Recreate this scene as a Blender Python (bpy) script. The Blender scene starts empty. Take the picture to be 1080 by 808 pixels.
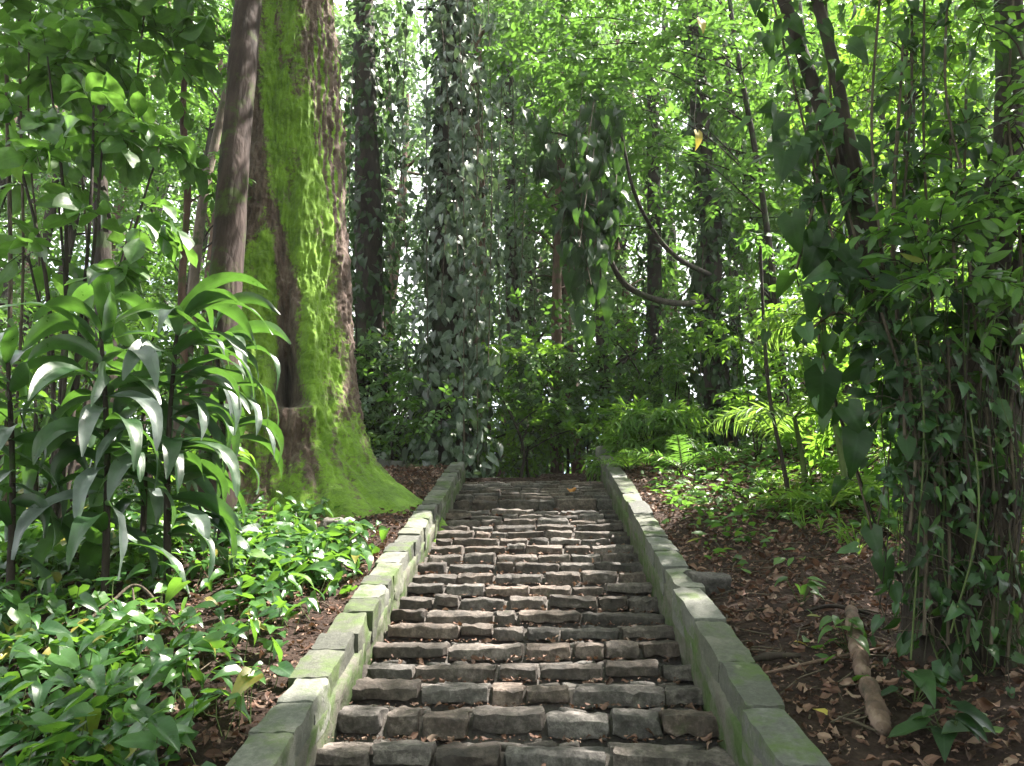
import bpy, bmesh, math
import numpy as np
from mathutils import Vector

rng = np.random.default_rng(11)
scene = bpy.context.scene
COL = scene.collection
R = math.radians

# ------------------------------------------------------------------ camera
PW, PH, F = 1080.0, 808.0, 800.0
SLOPE = math.tan(R(21.5))
EYE = np.array([0.0, 0.0, 1.865])
PITCH, YAW = R(18.78), R(2.1)

def _rot(v):
    c, s = math.cos(YAW), math.sin(YAW)
    return np.array([v[0]*c - v[1]*s, v[0]*s + v[1]*c, v[2]])
RIGHT = _rot((1, 0, 0))
FWD = _rot((0, math.cos(PITCH), math.sin(PITCH)))
UP = _rot((0, -math.sin(PITCH), math.cos(PITCH)))

def ray(px, py):
    d = RIGHT*(px - PW/2) + UP*(PH/2 - py) + FWD*F
    return d/np.linalg.norm(d)

def at(px, py, Y):
    """point seen in direction (px, py) at the distance Y up the hill"""
    d = ray(px, py)
    return EYE + d*(Y - EYE[1])/d[1]

cam_d = bpy.data.cameras.new('camera')
cam = bpy.data.objects.new('camera', cam_d)
COL.objects.link(cam)
cam_d.sensor_width = 36
cam_d.lens = 36*F/PW
cam_d.clip_start = 0.05
cam_d.clip_end = 2000
cam.location = EYE
cam.rotation_euler = (math.pi/2 + PITCH, 0, YAW)
scene.camera = cam

# ------------------------------------------------------------------ numpy helpers
def nrm(v):
    return v/np.maximum(np.linalg.norm(v, axis=-1, keepdims=True), 1e-9)

def _hash(ix, iy, iz):
    h = (ix*374761393 + iy*668265263 + iz*2147483647 + 1274126177) & 0xFFFFFFFF
    h = ((h ^ (h >> 13))*1274126177) & 0xFFFFFFFF
    h = ((h ^ (h >> 16))*2246822519) & 0xFFFFFFFF
    return ((h ^ (h >> 15)) & 0xFFFFFF)/float(0xFFFFFF)

def vnoise(p):
    p = np.asarray(p, float)
    i = np.floor(p).astype(np.int64); f = p - i
    f = f*f*(3 - 2*f)
    out = 0
    for a in (0, 1):
        wx = f[..., 0] if a else 1 - f[..., 0]
        for b in (0, 1):
            wy = f[..., 1] if b else 1 - f[..., 1]
            for c in (0, 1):
                wz = f[..., 2] if c else 1 - f[..., 2]
                out = out + wx*wy*wz*_hash(i[..., 0]+a, i[..., 1]+b, i[..., 2]+c)
    return out*2 - 1

def fbm(p, octv=4):
    p = np.asarray(p, float); s = 0; a = 1.0; tot = 0
    for k in range(octv):
        s = s + a*vnoise(p*(2.03**k) + 17.3*k); tot += a; a *= .5
    return s/tot

def smooth(a, b, x):
    t = np.clip((x - a)/(b - a), 0, 1)
    return t*t*(3 - 2*t)

# ------------------------------------------------------------------ terrain
Y_TOP = 10.0
XL, XR = -0.987, 0.812              # inner faces of the two low walls
XLO, XRO = -1.17, 0.985             # their outer faces

def terrain(x, y):
    x = np.asarray(x, float); y = np.asarray(y, float)
    b = np.where(y < -3, SLOPE*-3 + .12*(y + 3), np.where(y < Y_TOP, SLOPE*y, SLOPE*Y_TOP + .13*(y - Y_TOP)))
    b = np.where(y > 40, SLOPE*Y_TOP + .13*30 + .03*(y - 40), b)
    P = np.stack([x*.9, y*.9, x*0 + 3.1], -1)
    n = fbm(P, 4)*.10 + fbm(P*.25 + 9, 2)*.18*smooth(1.5, 5, np.abs(x))
    left = .15 + .035*np.clip(-1.2 - x, 0, 25) + n*smooth(0, .5, -1.15 - x)
    right = .20 + .07*np.clip(x - 1.0, 0, 14) + n*smooth(0, .5, x - .95)
    side = np.where(x < 0, left, right)
    cor = (smooth(XLO - .02, XLO + .1, x)*(1 - smooth(XRO - .1, XRO + .02, x)))*(1 - smooth(10.1, 10.4, y))
    return b + side*(1 - cor) - .32*cor - .12*smooth(10.0, 10.4, y)*(1 - smooth(1.2, 2.5, np.abs(x)))

def ground(px, py, tmax=60.0):
    """where the line of sight meets the ground"""
    d = ray(px, py)
    t = np.linspace(1.2, tmax, 3000)
    p = EYE + d*t[:, None]
    g = terrain(p[:, 0], p[:, 1])
    k = np.nonzero(p[:, 2] < g)[0]
    i = k[0] if len(k) else -1
    q = p[i].copy(); q[2] = terrain(q[0], q[1])
    return q

def on_ground(x, y, dz=0.0):
    return np.array([x, y, float(terrain(x, y)) + dz])

# ------------------------------------------------------------------ mesh building
class MB:
    """collects quads with a 3-float attribute per point"""
    def __init__(self): self.V = []; self.Q = []; self.A = []; self.n = 0
    def add(self, V, Q, A=None):
        V = np.asarray(V, np.float32).reshape(-1, 3)
        self.V.append(V); self.Q.append(np.asarray(Q, np.int32) + self.n)
        self.A.append(np.zeros_like(V) if A is None else np.asarray(A, np.float32).reshape(-1, 3))
        self.n += len(V)
    def build(self, name, mat, parent=None, smooth_=True, origin=None, sharp=None):
        if not self.n: return None
        V = np.concatenate(self.V); Q = np.concatenate(self.Q); A = np.concatenate(self.A)
        me = bpy.data.meshes.new(name)
        if parent is not None: V = V - np.array(parent.location, np.float32)
        elif origin is not None: V = V - np.asarray(origin, np.float32)
        me.vertices.add(len(V)); me.vertices.foreach_set('co', V.astype(np.float32).ravel())
        me.loops.add(len(Q)*4); me.loops.foreach_set('vertex_index', Q.ravel())
        me.polygons.add(len(Q)); me.polygons.foreach_set('loop_start', np.arange(0, len(Q)*4, 4, dtype=np.int32))
        me.polygons.foreach_set('use_smooth', np.full(len(Q), smooth_, bool))
        me.update(calc_edges=True)
        at_ = me.attributes.new('lf', 'FLOAT_VECTOR', 'POINT'); at_.data.foreach_set('vector', A.ravel())
        me.materials.append(mat)
        if sharp: me.set_sharp_from_angle(angle=R(sharp))
        o = bpy.data.objects.new(name, me); COL.objects.link(o)
        if parent is not None: o.parent = parent
        elif origin is not None: o.location = origin
        return o

def tag(o, label=None, cat=None, group=None, kind=None):
    if label: o['label'] = label
    if cat: o['category'] = cat
    if group: o['group'] = group
    if kind: o['kind'] = kind
    return o

def empty(name, loc, label, cat, group=None):
    o = bpy.data.objects.new(name, None); COL.objects.link(o)
    o.empty_display_size = .1
    o.location = tuple(float(v) for v in loc)
    return tag(o, label, cat, group)

def spline(pts, n):
    pts = np.asarray(pts, float)
    P = np.vstack([2*pts[0] - pts[1], pts, 2*pts[-1] - pts[-2]])
    m = len(pts) - 1
    out = []
    for u in np.linspace(0, m - 1e-6, n):
        i = int(u); t = u - i
        a, b, c, d = P[i], P[i+1], P[i+2], P[i+3]
        out.append(.5*((2*b) + (-a + c)*t + (2*a - 5*b + 4*c - d)*t*t + (-a + 3*b - 3*c + d)*t**3))
    return np.array(out)

def tube(mb, pts, rad, seg=8, wob=0.0, rnd=0.0, freq=6.0):
    pts = np.asarray(pts, float); k = len(pts)
    rad = np.broadcast_to(np.asarray(rad, float), (k,)) if np.ndim(rad) == 0 or len(np.atleast_1d(rad)) == k else np.interp(np.linspace(0, 1, k), np.linspace(0, 1, len(rad)), rad)
    T = nrm(np.gradient(pts, axis=0))
    ref = np.array([1.0, 0.15, 0.0]) if abs(T[:, 2]).mean() > .6 else np.array([0.0, 0.1, 1.0])
    X = nrm(ref - T*(T@ref)[:, None]); Yv = np.cross(T, X)
    a = np.linspace(0, 2*np.pi, seg, endpoint=False)
    dirs = X[:, None]*np.cos(a)[None, :, None] + Yv[:, None]*np.sin(a)[None, :, None]
    r = rad[:, None]*np.ones((1, seg))
    V = pts[:, None] + dirs*r[..., None]
    if wob:
        n = fbm(V*freq*np.array([1, 1, .35]) + rnd*31, 4)
        V = V + dirs*(n*wob*r)[..., None]
    idx = np.arange(k*seg).reshape(k, seg); nx = np.roll(idx, -1, 1)
    Q = np.stack([idx[:-1], nx[:-1], nx[1:], idx[1:]], -1).reshape(-1, 4)
    A = np.zeros((k, seg, 3)); A[..., 0] = a; A[..., 1] = np.linspace(0, 1, k)[:, None]; A[..., 2] = rnd
    mb.add(V, Q, A)

# ------------------------------------------------------------------ leaf templates
def leaf_t(wf, rows, cols, fold=.25, droop=.15, lobe=0.0, wave=0.0, seed=0, twist=0.0, tipdrop=0.0):
    v = np.linspace(0, 1, rows)[:, None]**(1.5 if lobe else 1.0)*np.ones((1, cols)); u = np.linspace(-1, 1, cols)[None]*np.ones((rows, 1))
    w = np.array([wf(x) for x in v[:, 0]])[:, None]
    x = u*w
    y = v - lobe*np.abs(u)**1.3*np.clip(1 - v, 0, 1)**3
    z = fold*np.abs(x) - droop*v**2 - tipdrop*v**4 + wave*np.sin(v*9 + seed*2.1 + u*1.3)*np.abs(u)
    if twist: x, z = x*np.cos(twist*v) - z*np.sin(twist*v), x*np.sin(twist*v) + z*np.cos(twist*v)
    idx = np.arange(rows*cols).reshape(rows, cols)
    Q = np.stack([idx[:-1, :-1], idx[:-1, 1:], idx[1:, 1:], idx[1:, :-1]], -1).reshape(-1, 4)
    return np.stack([x, y, z], -1).reshape(-1, 3), np.stack([u, v], -1).reshape(-1, 2), Q

def w_heart(v): return max(.012, .40*min(1, (v/.16 + .25))**.8*(1 - v**1.7)**.9 if v < 1 else .012)
def w_ovate(v): return max(.012, .26*math.sin(math.pi*min(1, v**.8))**.85)
def w_ellip(v): return max(.012, .19*math.sin(math.pi*min(1, v**.9))**.9)
def w_paddle(v): return max(.012, .30*math.sin(math.pi*min(1, v**1.15))**.75)
def w_lance(v): return max(.010, .085*math.sin(math.pi*min(1, v**.85))**.8)
TPL = {
    'heart': [leaf_t(w_heart, 9, 5, .28*a, .10 + .15*b, .26, .03, b, tipdrop=.12*b) for a in (.6, 1.2, 1.8) for b in (0, 1, 2)],
    'heart_lo': [leaf_t(w_heart, 6, 3, .25*a, .1 + .12*b, .22) for a in (.6, 1.6) for b in (0, 1, 2)],
    'ovate': [leaf_t(w_ovate, 4, 3, .3*a, .08 + .15*b) for a in (.5, 1.4) for b in (0, 1, 2)],
    'ellip': [leaf_t(w_ellip, 5, 3, .3*a, .08 + .18*b) for a in (.5, 1.4) for b in (0, 1, 2)],
    'paddle': [leaf_t(w_paddle, 7, 5, .3*a, .15 + .2*b, 0, .03, b) for a in (.5, 1.2) for b in (0, 1, 2)],
    'lance': [leaf_t(w_lance, 6, 3, .4*a, .1 + .35*b) for a in (.5, 1.5) for b in (0, 1, 2)],
    'far': [leaf_t(lambda v: (.02 if v in (0, 1) else .24), 3, 3, .3, .1*b) for b in (0, 1, 2)],
    'dry': [leaf_t(w_ovate, 5, 4, .9*a, .5*b - .3, 0, .10, b, twist=.9*a - .6) for a in (.3, 1.2, -1) for b in (0, 1, 1.6)],
}

def leaves(mb, key, pos, d, n, size, rnd=None, wide=1.0):
    pos = np.asarray(pos, float).reshape(-1, 3); N = len(pos)
    if not N: return
    d = nrm(np.broadcast_to(d, (N, 3)).astype(float)); n = np.broadcast_to(n, (N, 3)).astype(float)
    x = nrm(np.cross(d, n)); n = np.cross(x, d)
    size = np.broadcast_to(size, (N,)).astype(float)
    rnd = rng.random(N) if rnd is None else np.broadcast_to(rnd, (N,))
    pick = rng.integers(0, len(TPL[key]), N)
    for k, (tv, tuv, tq) in enumerate(TPL[key]):
        m = np.nonzero(pick == k)[0]
        if not len(m): continue
        s = size[m][:, None, None]
        V = pos[m][:, None] + s*(x[m][:, None]*tv[None, :, :1]*wide + d[m][:, None]*tv[None, :, 1:2] + n[m][:, None]*tv[None, :, 2:3])
        nv = len(tv)
        Q = tq[None] + (np.arange(len(m))*nv)[:, None, None]
        A = np.empty((len(m), nv, 3)); A[..., :2] = tuv[None]; A[..., 2] = rnd[m][:, None]
        mb.add(V, Q.reshape(-1, 4), A)

def rand_dirs(N, zlo=-1, zhi=1):
    z = rng.uniform(zlo, zhi, N); a = rng.uniform(0, 2*np.pi, N); r = np.sqrt(1 - z*z)
    return np.stack([r*np.cos(a), r*np.sin(a), z], -1)

def sprays(mb, O, D, L, K, size, key='ovate', droop=.35, twig=None, tw=.004, jit=.35, spread=1.0):
    """leafy twigs: alternate leaves along a drooping twig"""
    O = np.asarray(O, float); D = nrm(np.asarray(D, float)); S = len(O)
    if not S: return
    L = np.broadcast_to(L, (S,)).astype(float)
    upj = np.array([0, 0, 1.0]) + rng.normal(0, .35, (S, 3))
    side = nrm(np.cross(D, upj)); nn = np.cross(side, D)
    t = (np.arange(K) + .6)/K
    drop = np.zeros((S, K, 3)); drop[..., 2] = -droop*L[:, None]*t[None]**2
    pos = O[:, None] + D[:, None]*(L[:, None]*t[None])[..., None] + drop
    tan = np.repeat(D[:, None], K, 1); tan[..., 2] -= 2*droop*t[None]
    sg = np.where(np.arange(K) % 2, 1.0, -1.0)*spread; sg[-1] = 0
    ld = tan*.65 + side[:, None]*(sg*.8)[None, :, None] + rng.normal(0, jit*.5, (S, K, 3))
    ln = nn[:, None] + rng.normal(0, jit, (S, K, 3))
    sz = size*(.65 + .6*rng.random((S, K)))
    base = rng.random((S, 1))
    r = np.clip(base*.6 + .4*rng.random((S, K)), 0, 1)
    leaves(mb, key, pos.reshape(-1, 3), ld.reshape(-1, 3), ln.reshape(-1, 3), sz.ravel(), r.ravel())
    if twig is not None:
        ts = np.array([0, .5, 1.0])
        P = O[:, None] + D[:, None]*(L[:, None]*ts[None])[..., None]
        P[..., 2] -= droop*L[:, None]*ts[None]**2
        w = np.array([1, .8, .35])*tw
        c = [(1, 0), (-.5, .87), (-.5, -.87)]
        V = np.stack([P + (side[:, None]*a + nn[:, None]*b)*w[None, :, None] for a, b in c], 2)  # S,3,3(seg),3
        idx = np.arange(9).reshape(3, 3); nx = np.roll(idx, -1, 1)
        q = np.stack([idx[:-1], nx[:-1], nx[1:], idx[1:]], -1).reshape(-1, 4)
        Q = q[None] + (np.arange(S)*9)[:, None, None]
        twig.add(V, Q.reshape(-1, 4))

def cluster(mb, c, rad, ns, K, size, key='ovate', L=None, droop=.35, twig=None, flat=.7, shell=.25, tw=.004):
    """a clump of leafy twigs round a point"""
    d = rand_dirs(ns, -.7, .9); rr = (shell + (1 - shell)*rng.random(ns))**.6
    O = np.asarray(c) + d*rr[:, None]*np.array([rad, rad, rad*flat])*.8
    D = d*np.array([1, 1, .5]) + rng.normal(0, .45, (ns, 3))
    sprays(mb, O, D, (L or rad*.55)*(.6 + .8*rng.random(ns)), K, size, key, droop, twig, tw)

# ------------------------------------------------------------------ materials
def nodes_of(name):
    m = bpy.data.materials.new(name); m.use_nodes = True
    nt = m.node_tree; nt.nodes.clear()
    return m, nt, (lambda t, **k: _new(nt, t, **k))

def _new(nt, t, **k):
    n = nt.nodes.new(t)
    for a, b in k.items():
        if a == 'inp':
            for q, v in b.items(): n.inputs[q].default_value = v
        else: setattr(n, a, b)
    return n

def ramp(nt, stops):
    r = nt.nodes.new('ShaderNodeValToRGB')
    while len(r.color_ramp.elements) < len(stops): r.color_ramp.elements.new(.5)
    for e, (p, c) in zip(r.color_ramp.elements, stops):
        e.position = p; e.color = (*c, 1)
    return r

def leaf_mat(name, cols, trans=(.2, .4, .04), tmix=.38, rough=.38, vein=.25, spec=.5, coat=0.0, old=None):
    m, nt, N = nodes_of(name); lk = nt.links.new
    at_ = N('ShaderNodeAttribute', attribute_name='lf')
    sp = N('ShaderNodeSeparateXYZ'); lk(at_.outputs['Vector'], sp.inputs[0])
    stops = [(i/(len(cols) - 1)*(.955 if old else 1), c) for i, c in enumerate(cols)] + ([(.972, old)] if old else [])
    rp = ramp(nt, stops); lk(sp.outputs['Z'], rp.inputs[0])
    # midrib and side veins
    ab = N('ShaderNodeMath', operation='ABSOLUTE'); lk(sp.outputs['X'], ab.inputs[0])
    mr = N('ShaderNodeMapRange', inp={1: 0.0, 2: .14, 3: 1.0, 4: 0.0}); lk(ab.outputs[0], mr.inputs[0])
    sv = N('ShaderNodeMath', operation='MULTIPLY_ADD', inp={1: -.22}); lk(ab.outputs[0], sv.inputs[0]); lk(sp.outputs['Y'], sv.inputs[2])
    wv = N('ShaderNodeMath', operation='MULTIPLY', inp={1: 52.0}); lk(sv.outputs[0], wv.inputs[0])
    sn = N('ShaderNodeMath', operation='SINE'); lk(wv.outputs[0], sn.inputs[0])
    s2 = N('ShaderNodeMapRange', inp={1: .8, 2: 1.0, 3: 0.0, 4: .5}); lk(sn.outputs[0], s2.inputs[0])
    mx = N('ShaderNodeMath', operation='MAXIMUM'); lk(mr.outputs[0], mx.inputs[0]); lk(s2.outputs[0], mx.inputs[1])
    ml = N('ShaderNodeMath', operation='MULTIPLY', inp={1: vein}); lk(mx.outputs[0], ml.inputs[0])
    geo = N('ShaderNodeNewGeometry')
    nz = N('ShaderNodeTexNoise', inp={'Scale': 14.0, 'Detail': 3.0}); lk(geo.outputs['Position'], nz.inputs['Vector'])
    nr = N('ShaderNodeMapRange', inp={1: .3, 2: .7, 3: .75, 4: 1.25}); lk(nz.outputs[0], nr.inputs[0])
    vm = N('ShaderNodeVectorMath', operation='SCALE'); lk(rp.outputs[0], vm.inputs[0]); lk(nr.outputs[0], vm.inputs['Scale'])
    mix = N('ShaderNodeMix', data_type='RGBA'); lk(ml.outputs[0], mix.inputs[0]); lk(vm.outputs[0], mix.inputs[6])
    mix.inputs[7].default_value = (*[min(1, c*2.2 + .04) for c in cols[len(cols)//2]], 1)
    p = N('ShaderNodeBsdfPrincipled', inp={'Roughness': rough, 'Specular IOR Level': spec, 'Coat Weight': coat, 'Coat Roughness': .2})
    lk(mix.outputs[2], p.inputs['Base Color'])
    rr = N('ShaderNodeMapRange', inp={1: .3, 2: .7, 3: rough*.75, 4: rough*1.35}); lk(nz.outputs[0], rr.inputs[0]); lk(rr.outputs[0], p.inputs['Roughness'])
    bm = N('ShaderNodeBump', inp={'Strength': .10, 'Distance': .006}); lk(mx.outputs[0], bm.inputs['Height']); lk(bm.outputs[0], p.inputs['Normal'])
    tr = N('ShaderNodeBsdfTranslucent')
    tm = N('ShaderNodeMix', data_type='RGBA', blend_type='MULTIPLY', inp={0: .8}); tm.inputs[6].default_value = (*trans, 1)
    tv = N('ShaderNodeVectorMath', operation='SCALE', inp={'Scale': 1.0}); lk(nr.outputs[0], tv.inputs['Scale']); tv.inputs[0].default_value = (1, 1, 1)
    lk(tv.outputs[0], tm.inputs[7]); lk(tm.outputs[2], tr.inputs[0])
    ms = N('ShaderNodeMixShader', inp={0: tmix}); lk(p.outputs[0], ms.inputs[1]); lk(tr.outputs[0], ms.inputs[2])
    o = N('ShaderNodeOutputMaterial'); lk(ms.outputs[0], o.inputs[0])
    return m

def bark_mat(name, stops, moss=None, moss_amt=.5, scale=5.0, bump=.6, stretch=.25, rough=.9):
    m, nt, N = nodes_of(name); lk = nt.links.new
    tc = N('ShaderNodeTexCoord'); mp = N('ShaderNodeMapping'); mp.inputs['Scale'].default_value = (1, 1, stretch)
    lk(tc.outputs['Object'], mp.inputs[0])
    n1 = N('ShaderNodeTexNoise', inp={'Scale': scale, 'Detail': 8.0, 'Roughness': .65}); lk(mp.outputs[0], n1.inputs['Vector'])
    n2 = N('ShaderNodeTexVoronoi', feature='DISTANCE_TO_EDGE', inp={'Scale': scale*2.2}); lk(mp.outputs[0], n2.inputs['Vector'])
    rp = ramp(nt, stops); lk(n1.outputs[0], rp.inputs[0])
    col = rp.outputs[0]
    if moss:
        n3 = N('ShaderNodeTexNoise', inp={'Scale': 2.3, 'Detail': 6.0, 'Roughness': .7}); lk(tc.outputs['Object'], n3.inputs['Vector'])
        mr = N('ShaderNodeMapRange', inp={1: .62 - moss_amt*.3, 2: .70 - moss_amt*.3, 3: 0.0, 4: 1.0}); lk(n3.outputs[0], mr.inputs[0])
        mx = N('ShaderNodeMix', data_type='RGBA'); lk(mr.outputs[0], mx.inputs[0]); lk(col, mx.inputs[6]); mx.inputs[7].default_value = (*moss, 1)
        col = mx.outputs[2]
    p = N('ShaderNodeBsdfPrincipled', inp={'Roughness': rough, 'Specular IOR Level': .3}); lk(col, p.inputs['Base Color'])
    ad = N('ShaderNodeMath', operation='MULTIPLY_ADD', inp={1: .6}); lk(n2.outputs[0], ad.inputs[0]); lk(n1.outputs[0], ad.inputs[2])
    b = N('ShaderNodeBump', inp={'Strength': bump, 'Distance': .04}); lk(ad.outputs[0], b.inputs['Height']); lk(b.outputs[0], p.inputs['Normal'])
    o = N('ShaderNodeOutputMaterial'); lk(p.outputs[0], o.inputs[0])
    return m

def rock_mat(name, stops, moss=None, moss_lo=.5, scale=7.0, bump=.5, rough=.8, per_object=True):
    m, nt, N = nodes_of(name); lk = nt.links.new
    geo = N('ShaderNodeNewGeometry')
    n1 = N('ShaderNodeTexNoise', inp={'Scale': scale, 'Detail': 9.0, 'Roughness': .7}); lk(geo.outputs['Position'], n1.inputs['Vector'])
    n2 = N('ShaderNodeTexNoise', inp={'Scale': scale*4.2, 'Detail': 9.0, 'Roughness': .78}); lk(geo.outputs['Position'], n2.inputs['Vector'])
    ml = N('ShaderNodeMix', data_type='FLOAT', inp={0: .5}); lk(n1.outputs[0], ml.inputs[2]); lk(n2.outputs[0], ml.inputs[3])
    rp = ramp(nt, stops); lk(ml.outputs[0], rp.inputs[0])
    at_ = N('ShaderNodeAttribute', attribute_name='lf'); sp = N('ShaderNodeSeparateXYZ'); lk(at_.outputs['Vector'], sp.inputs[0])
    hs = N('ShaderNodeMapRange', inp={1: 0.0, 2: 1.0, 3: .6, 4: 1.65}); lk(sp.outputs['Z'], hs.inputs[0])
    vm = N('ShaderNodeVectorMath', operation='SCALE'); lk(rp.outputs[0], vm.inputs[0]); lk(hs.outputs[0], vm.inputs['Scale'])
    hv = N('ShaderNodeHueSaturation'); lk(vm.outputs[0], hv.inputs['Color'])
    hm = N('ShaderNodeMapRange', inp={1: 0.0, 2: 1.0, 3: .4, 4: 1.0}); lk(sp.outputs['Y'], hm.inputs[0]); lk(hm.outputs[0], hv.inputs['Saturation'])
    col = hv.outputs[0]
    if moss:
        n3 = N('ShaderNodeTexNoise', inp={'Scale': 3.2, 'Detail': 8.0, 'Roughness': .7}); lk(geo.outputs['Position'], n3.inputs['Vector'])
        mr = N('ShaderNodeMapRange', inp={1: moss_lo, 2: moss_lo + .14, 3: 0.0, 4: .95}); lk(n3.outputs[0], mr.inputs[0])
        mx = N('ShaderNodeMix', data_type='RGBA'); lk(mr.outputs[0], mx.inputs[0]); lk(col, mx.inputs[6]); mx.inputs[7].default_value = (*moss, 1)
        col = mx.outputs[2]
    p = N('ShaderNodeBsdfPrincipled', inp={'Roughness': rough, 'Specular IOR Level': .4}); lk(col, p.inputs['Base Color'])
    rr = N('ShaderNodeMapRange', inp={1: .35, 2: .65, 3: rough - .22, 4: rough + .15}); lk(n1.outputs[0], rr.inputs[0]); lk(rr.outputs[0], p.inputs['Roughness'])
    b = N('ShaderNodeBump', inp={'Strength': bump, 'Distance': .025}); lk(ml.outputs[0], b.inputs['Height']); lk(b.outputs[0], p.inputs['Normal'])
    o = N('ShaderNodeOutputMaterial'); lk(p.outputs[0], o.inputs[0])
    return m

M = {}
M['vivid'] = leaf_mat('vivid_leaf', [(.020, .058, .012), (.045, .115, .018), (.07, .15, .025)], (.16, .34, .045), .38, .40, old=(.20, .18, .03))
M['lime'] = leaf_mat('lime_leaf', [(.035, .095, .015), (.06, .15, .02), (.10, .20, .03)], (.22, .42, .04), .46, .42)
M['mid'] = leaf_mat('mid_leaf', [(.015, .048, .018), (.03, .085, .028), (.055, .12, .04)], (.15, .30, .04), .34, .38)
M['grey'] = leaf_mat('grey_green_leaf', [(.035, .075, .042), (.07, .12, .075), (.135, .18, .12)], (.20, .34, .11), .36, .32, spec=.6)  # paled in colour to stand in for haze over the background wood
M['dark'] = leaf_mat('dark_glossy_leaf', [(.008, .022, .009), (.014, .036, .012), (.025, .058, .016)], (.10, .24, .03), .22, .42, spec=.3)
M['ivy'] = leaf_mat('ivy_leaf', [(.025, .052, .03), (.055, .092, .055), (.13, .165, .125)], (.12, .2, .07), .2, .30, vein=.4, spec=.6)  # pale end paints in the sky gloss that silvers the ivy
M['cover'] = leaf_mat('ground_cover_leaf', [(.014, .048, .017), (.028, .082, .020), (.058, .14, .026)], (.20, .42, .04), .30, .33, vein=.35, spec=.6, old=(.22, .19, .04))
M['drac'] = leaf_mat('strap_leaf', [(.010, .032, .014), (.022, .062, .018), (.10, .12, .118)], (.12, .28, .035), .26, .36, vein=.12, spec=.75)  # last grey puts sky sheen into the colour of old drooping leaves
M['palm'] = leaf_mat('palm_leaf', [(.05, .11, .02), (.08, .16, .03), (.14, .2, .08)], (.26, .44, .06), .42, .34)
M['dry'] = leaf_mat('dry_leaf', [(.035, .019, .014), (.095, .048, .034), (.18, .10, .072), (.29, .20, .155)], (.10, .05, .02), .15, .65, vein=.15, spec=.3)
M['yellow'] = leaf_mat('yellow_leaf', [(.35, .28, .05), (.45, .36, .08)], (.5, .4, .06), .35, .45)
M['orange'] = leaf_mat('orange_leaf', [(.42, .17, .03), (.5, .22, .05)], (.5, .2, .03), .3, .5)
M['tan'] = leaf_mat('tan_leaf', [(.26, .15, .09), (.34, .20, .12)], (.2, .1, .05), .2, .6)
M['bark_dark'] = bark_mat('dark_bark', [(.3, (.012, .009, .007)), (.55, (.034, .025, .020)), (.75, (.07, .052, .043))], (.03, .05, .015), .3, 8)
M['bark_brown'] = bark_mat('brown_bark', [(.3, (.045, .025, .020)), (.5, (.10, .058, .045)), (.72, (.19, .12, .095))], (.05, .07, .02), .25, 7, .7)
M['bark_slim'] = bark_mat('slim_trunk_bark', [(.3, (.014, .009, .008)), (.5, (.036, .022, .019)), (.72, (.075, .050, .044))], (.045, .06, .015), .3, 6, .8)
M['bark_pale'] = bark_mat('pale_bark', [(.3, (.07, .055, .045)), (.55, (.16, .125, .10)), (.75, (.28, .23, .19))], (.06, .08, .03), .3, 7)
M['vine'] = bark_mat('vine_stem', [(.3, (.03, .024, .016)), (.55, (.08, .062, .044)), (.75, (.16, .13, .10))], None, 0, 20, .4)
M['green_stem'] = bark_mat('green_stem', [(.3, (.04, .06, .02)), (.6, (.09, .12, .04))], None, 0, 20, .3)
M['log'] = bark_mat('log_wood', [(.3, (.05, .03, .022)), (.5, (.13, .085, .065)), (.72, (.26, .19, .15))], (.05, .04, .03), .2, 9, .7)
M['stone'] = rock_mat('step_stone', [(.34, (.015, .011, .009)), (.48, (.054, .0395, .032)), (.60, (.148, .113, .096)), (.72, (.28, .23, .205))], (.06, .08, .025), .64, 7, 1.0)
M['bed'] = rock_mat('stair_bed', [(.3, (.03, .024, .02)), (.5, (.085, .068, .058)), (.7, (.17, .145, .13))], None, .6, 14, 1.0)
M['coping'] = rock_mat('coping_stone', [(.3, (.035, .037, .029)), (.5, (.09, .092, .072)), (.7, (.185, .185, .15))], (.065, .10, .025), .49, 8, .7)
M['wall'] = rock_mat('wall_stone', [(.3, (.04, .035, .026)), (.5, (.10, .09, .065)), (.7, (.10, .10, .072))], (.05, .085, .02), .42, 8, .9)

def soil_mat():
    m, nt, N = nodes_of('forest_soil'); lk = nt.links.new
    geo = N('ShaderNodeNewGeometry')
    n1 = N('ShaderNodeTexNoise', inp={'Scale': 3.0, 'Detail': 8.0, 'Roughness': .7}); lk(geo.outputs['Position'], n1.inputs['Vector'])
    n2 = N('ShaderNodeTexNoise', inp={'Scale': 38.0, 'Detail': 6.0, 'Roughness': .7}); lk(geo.outputs['Position'], n2.inputs['Vector'])
    v = N('ShaderNodeTexVoronoi', inp={'Scale': 26.0}); lk(geo.outputs['Position'], v.inputs['Vector'])
    ml = N('ShaderNodeMix', data_type='FLOAT', inp={0: .5}); lk(n1.outputs[0], ml.inputs[2]); lk(n2.outputs[0], ml.inputs[3])
    rp = ramp(nt, [(.3, (.014, .009, .007)), (.5, (.040, .025, .020)), (.7, (.085, .056, .046))]); lk(ml.outputs[0], rp.inputs[0])
    p = N('ShaderNodeBsdfPrincipled', inp={'Roughness': .95, 'Specular IOR Level': .2}); lk(rp.outputs[0], p.inputs['Base Color'])
    ad = N('ShaderNodeMath', operation='MULTIPLY_ADD', inp={1: .8}); lk(v.outputs[0], ad.inputs[0]); lk(n2.outputs[0], ad.inputs[2])
    b = N('ShaderNodeBump', inp={'Strength': 1.0, 'Distance': .03}); lk(ad.outputs[0], b.inputs['Height']); lk(b.outputs[0], p.inputs['Normal'])
    o = N('ShaderNodeOutputMaterial'); lk(p.outputs[0], o.inputs[0])
    return m
M['soil'] = soil_mat()

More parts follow.
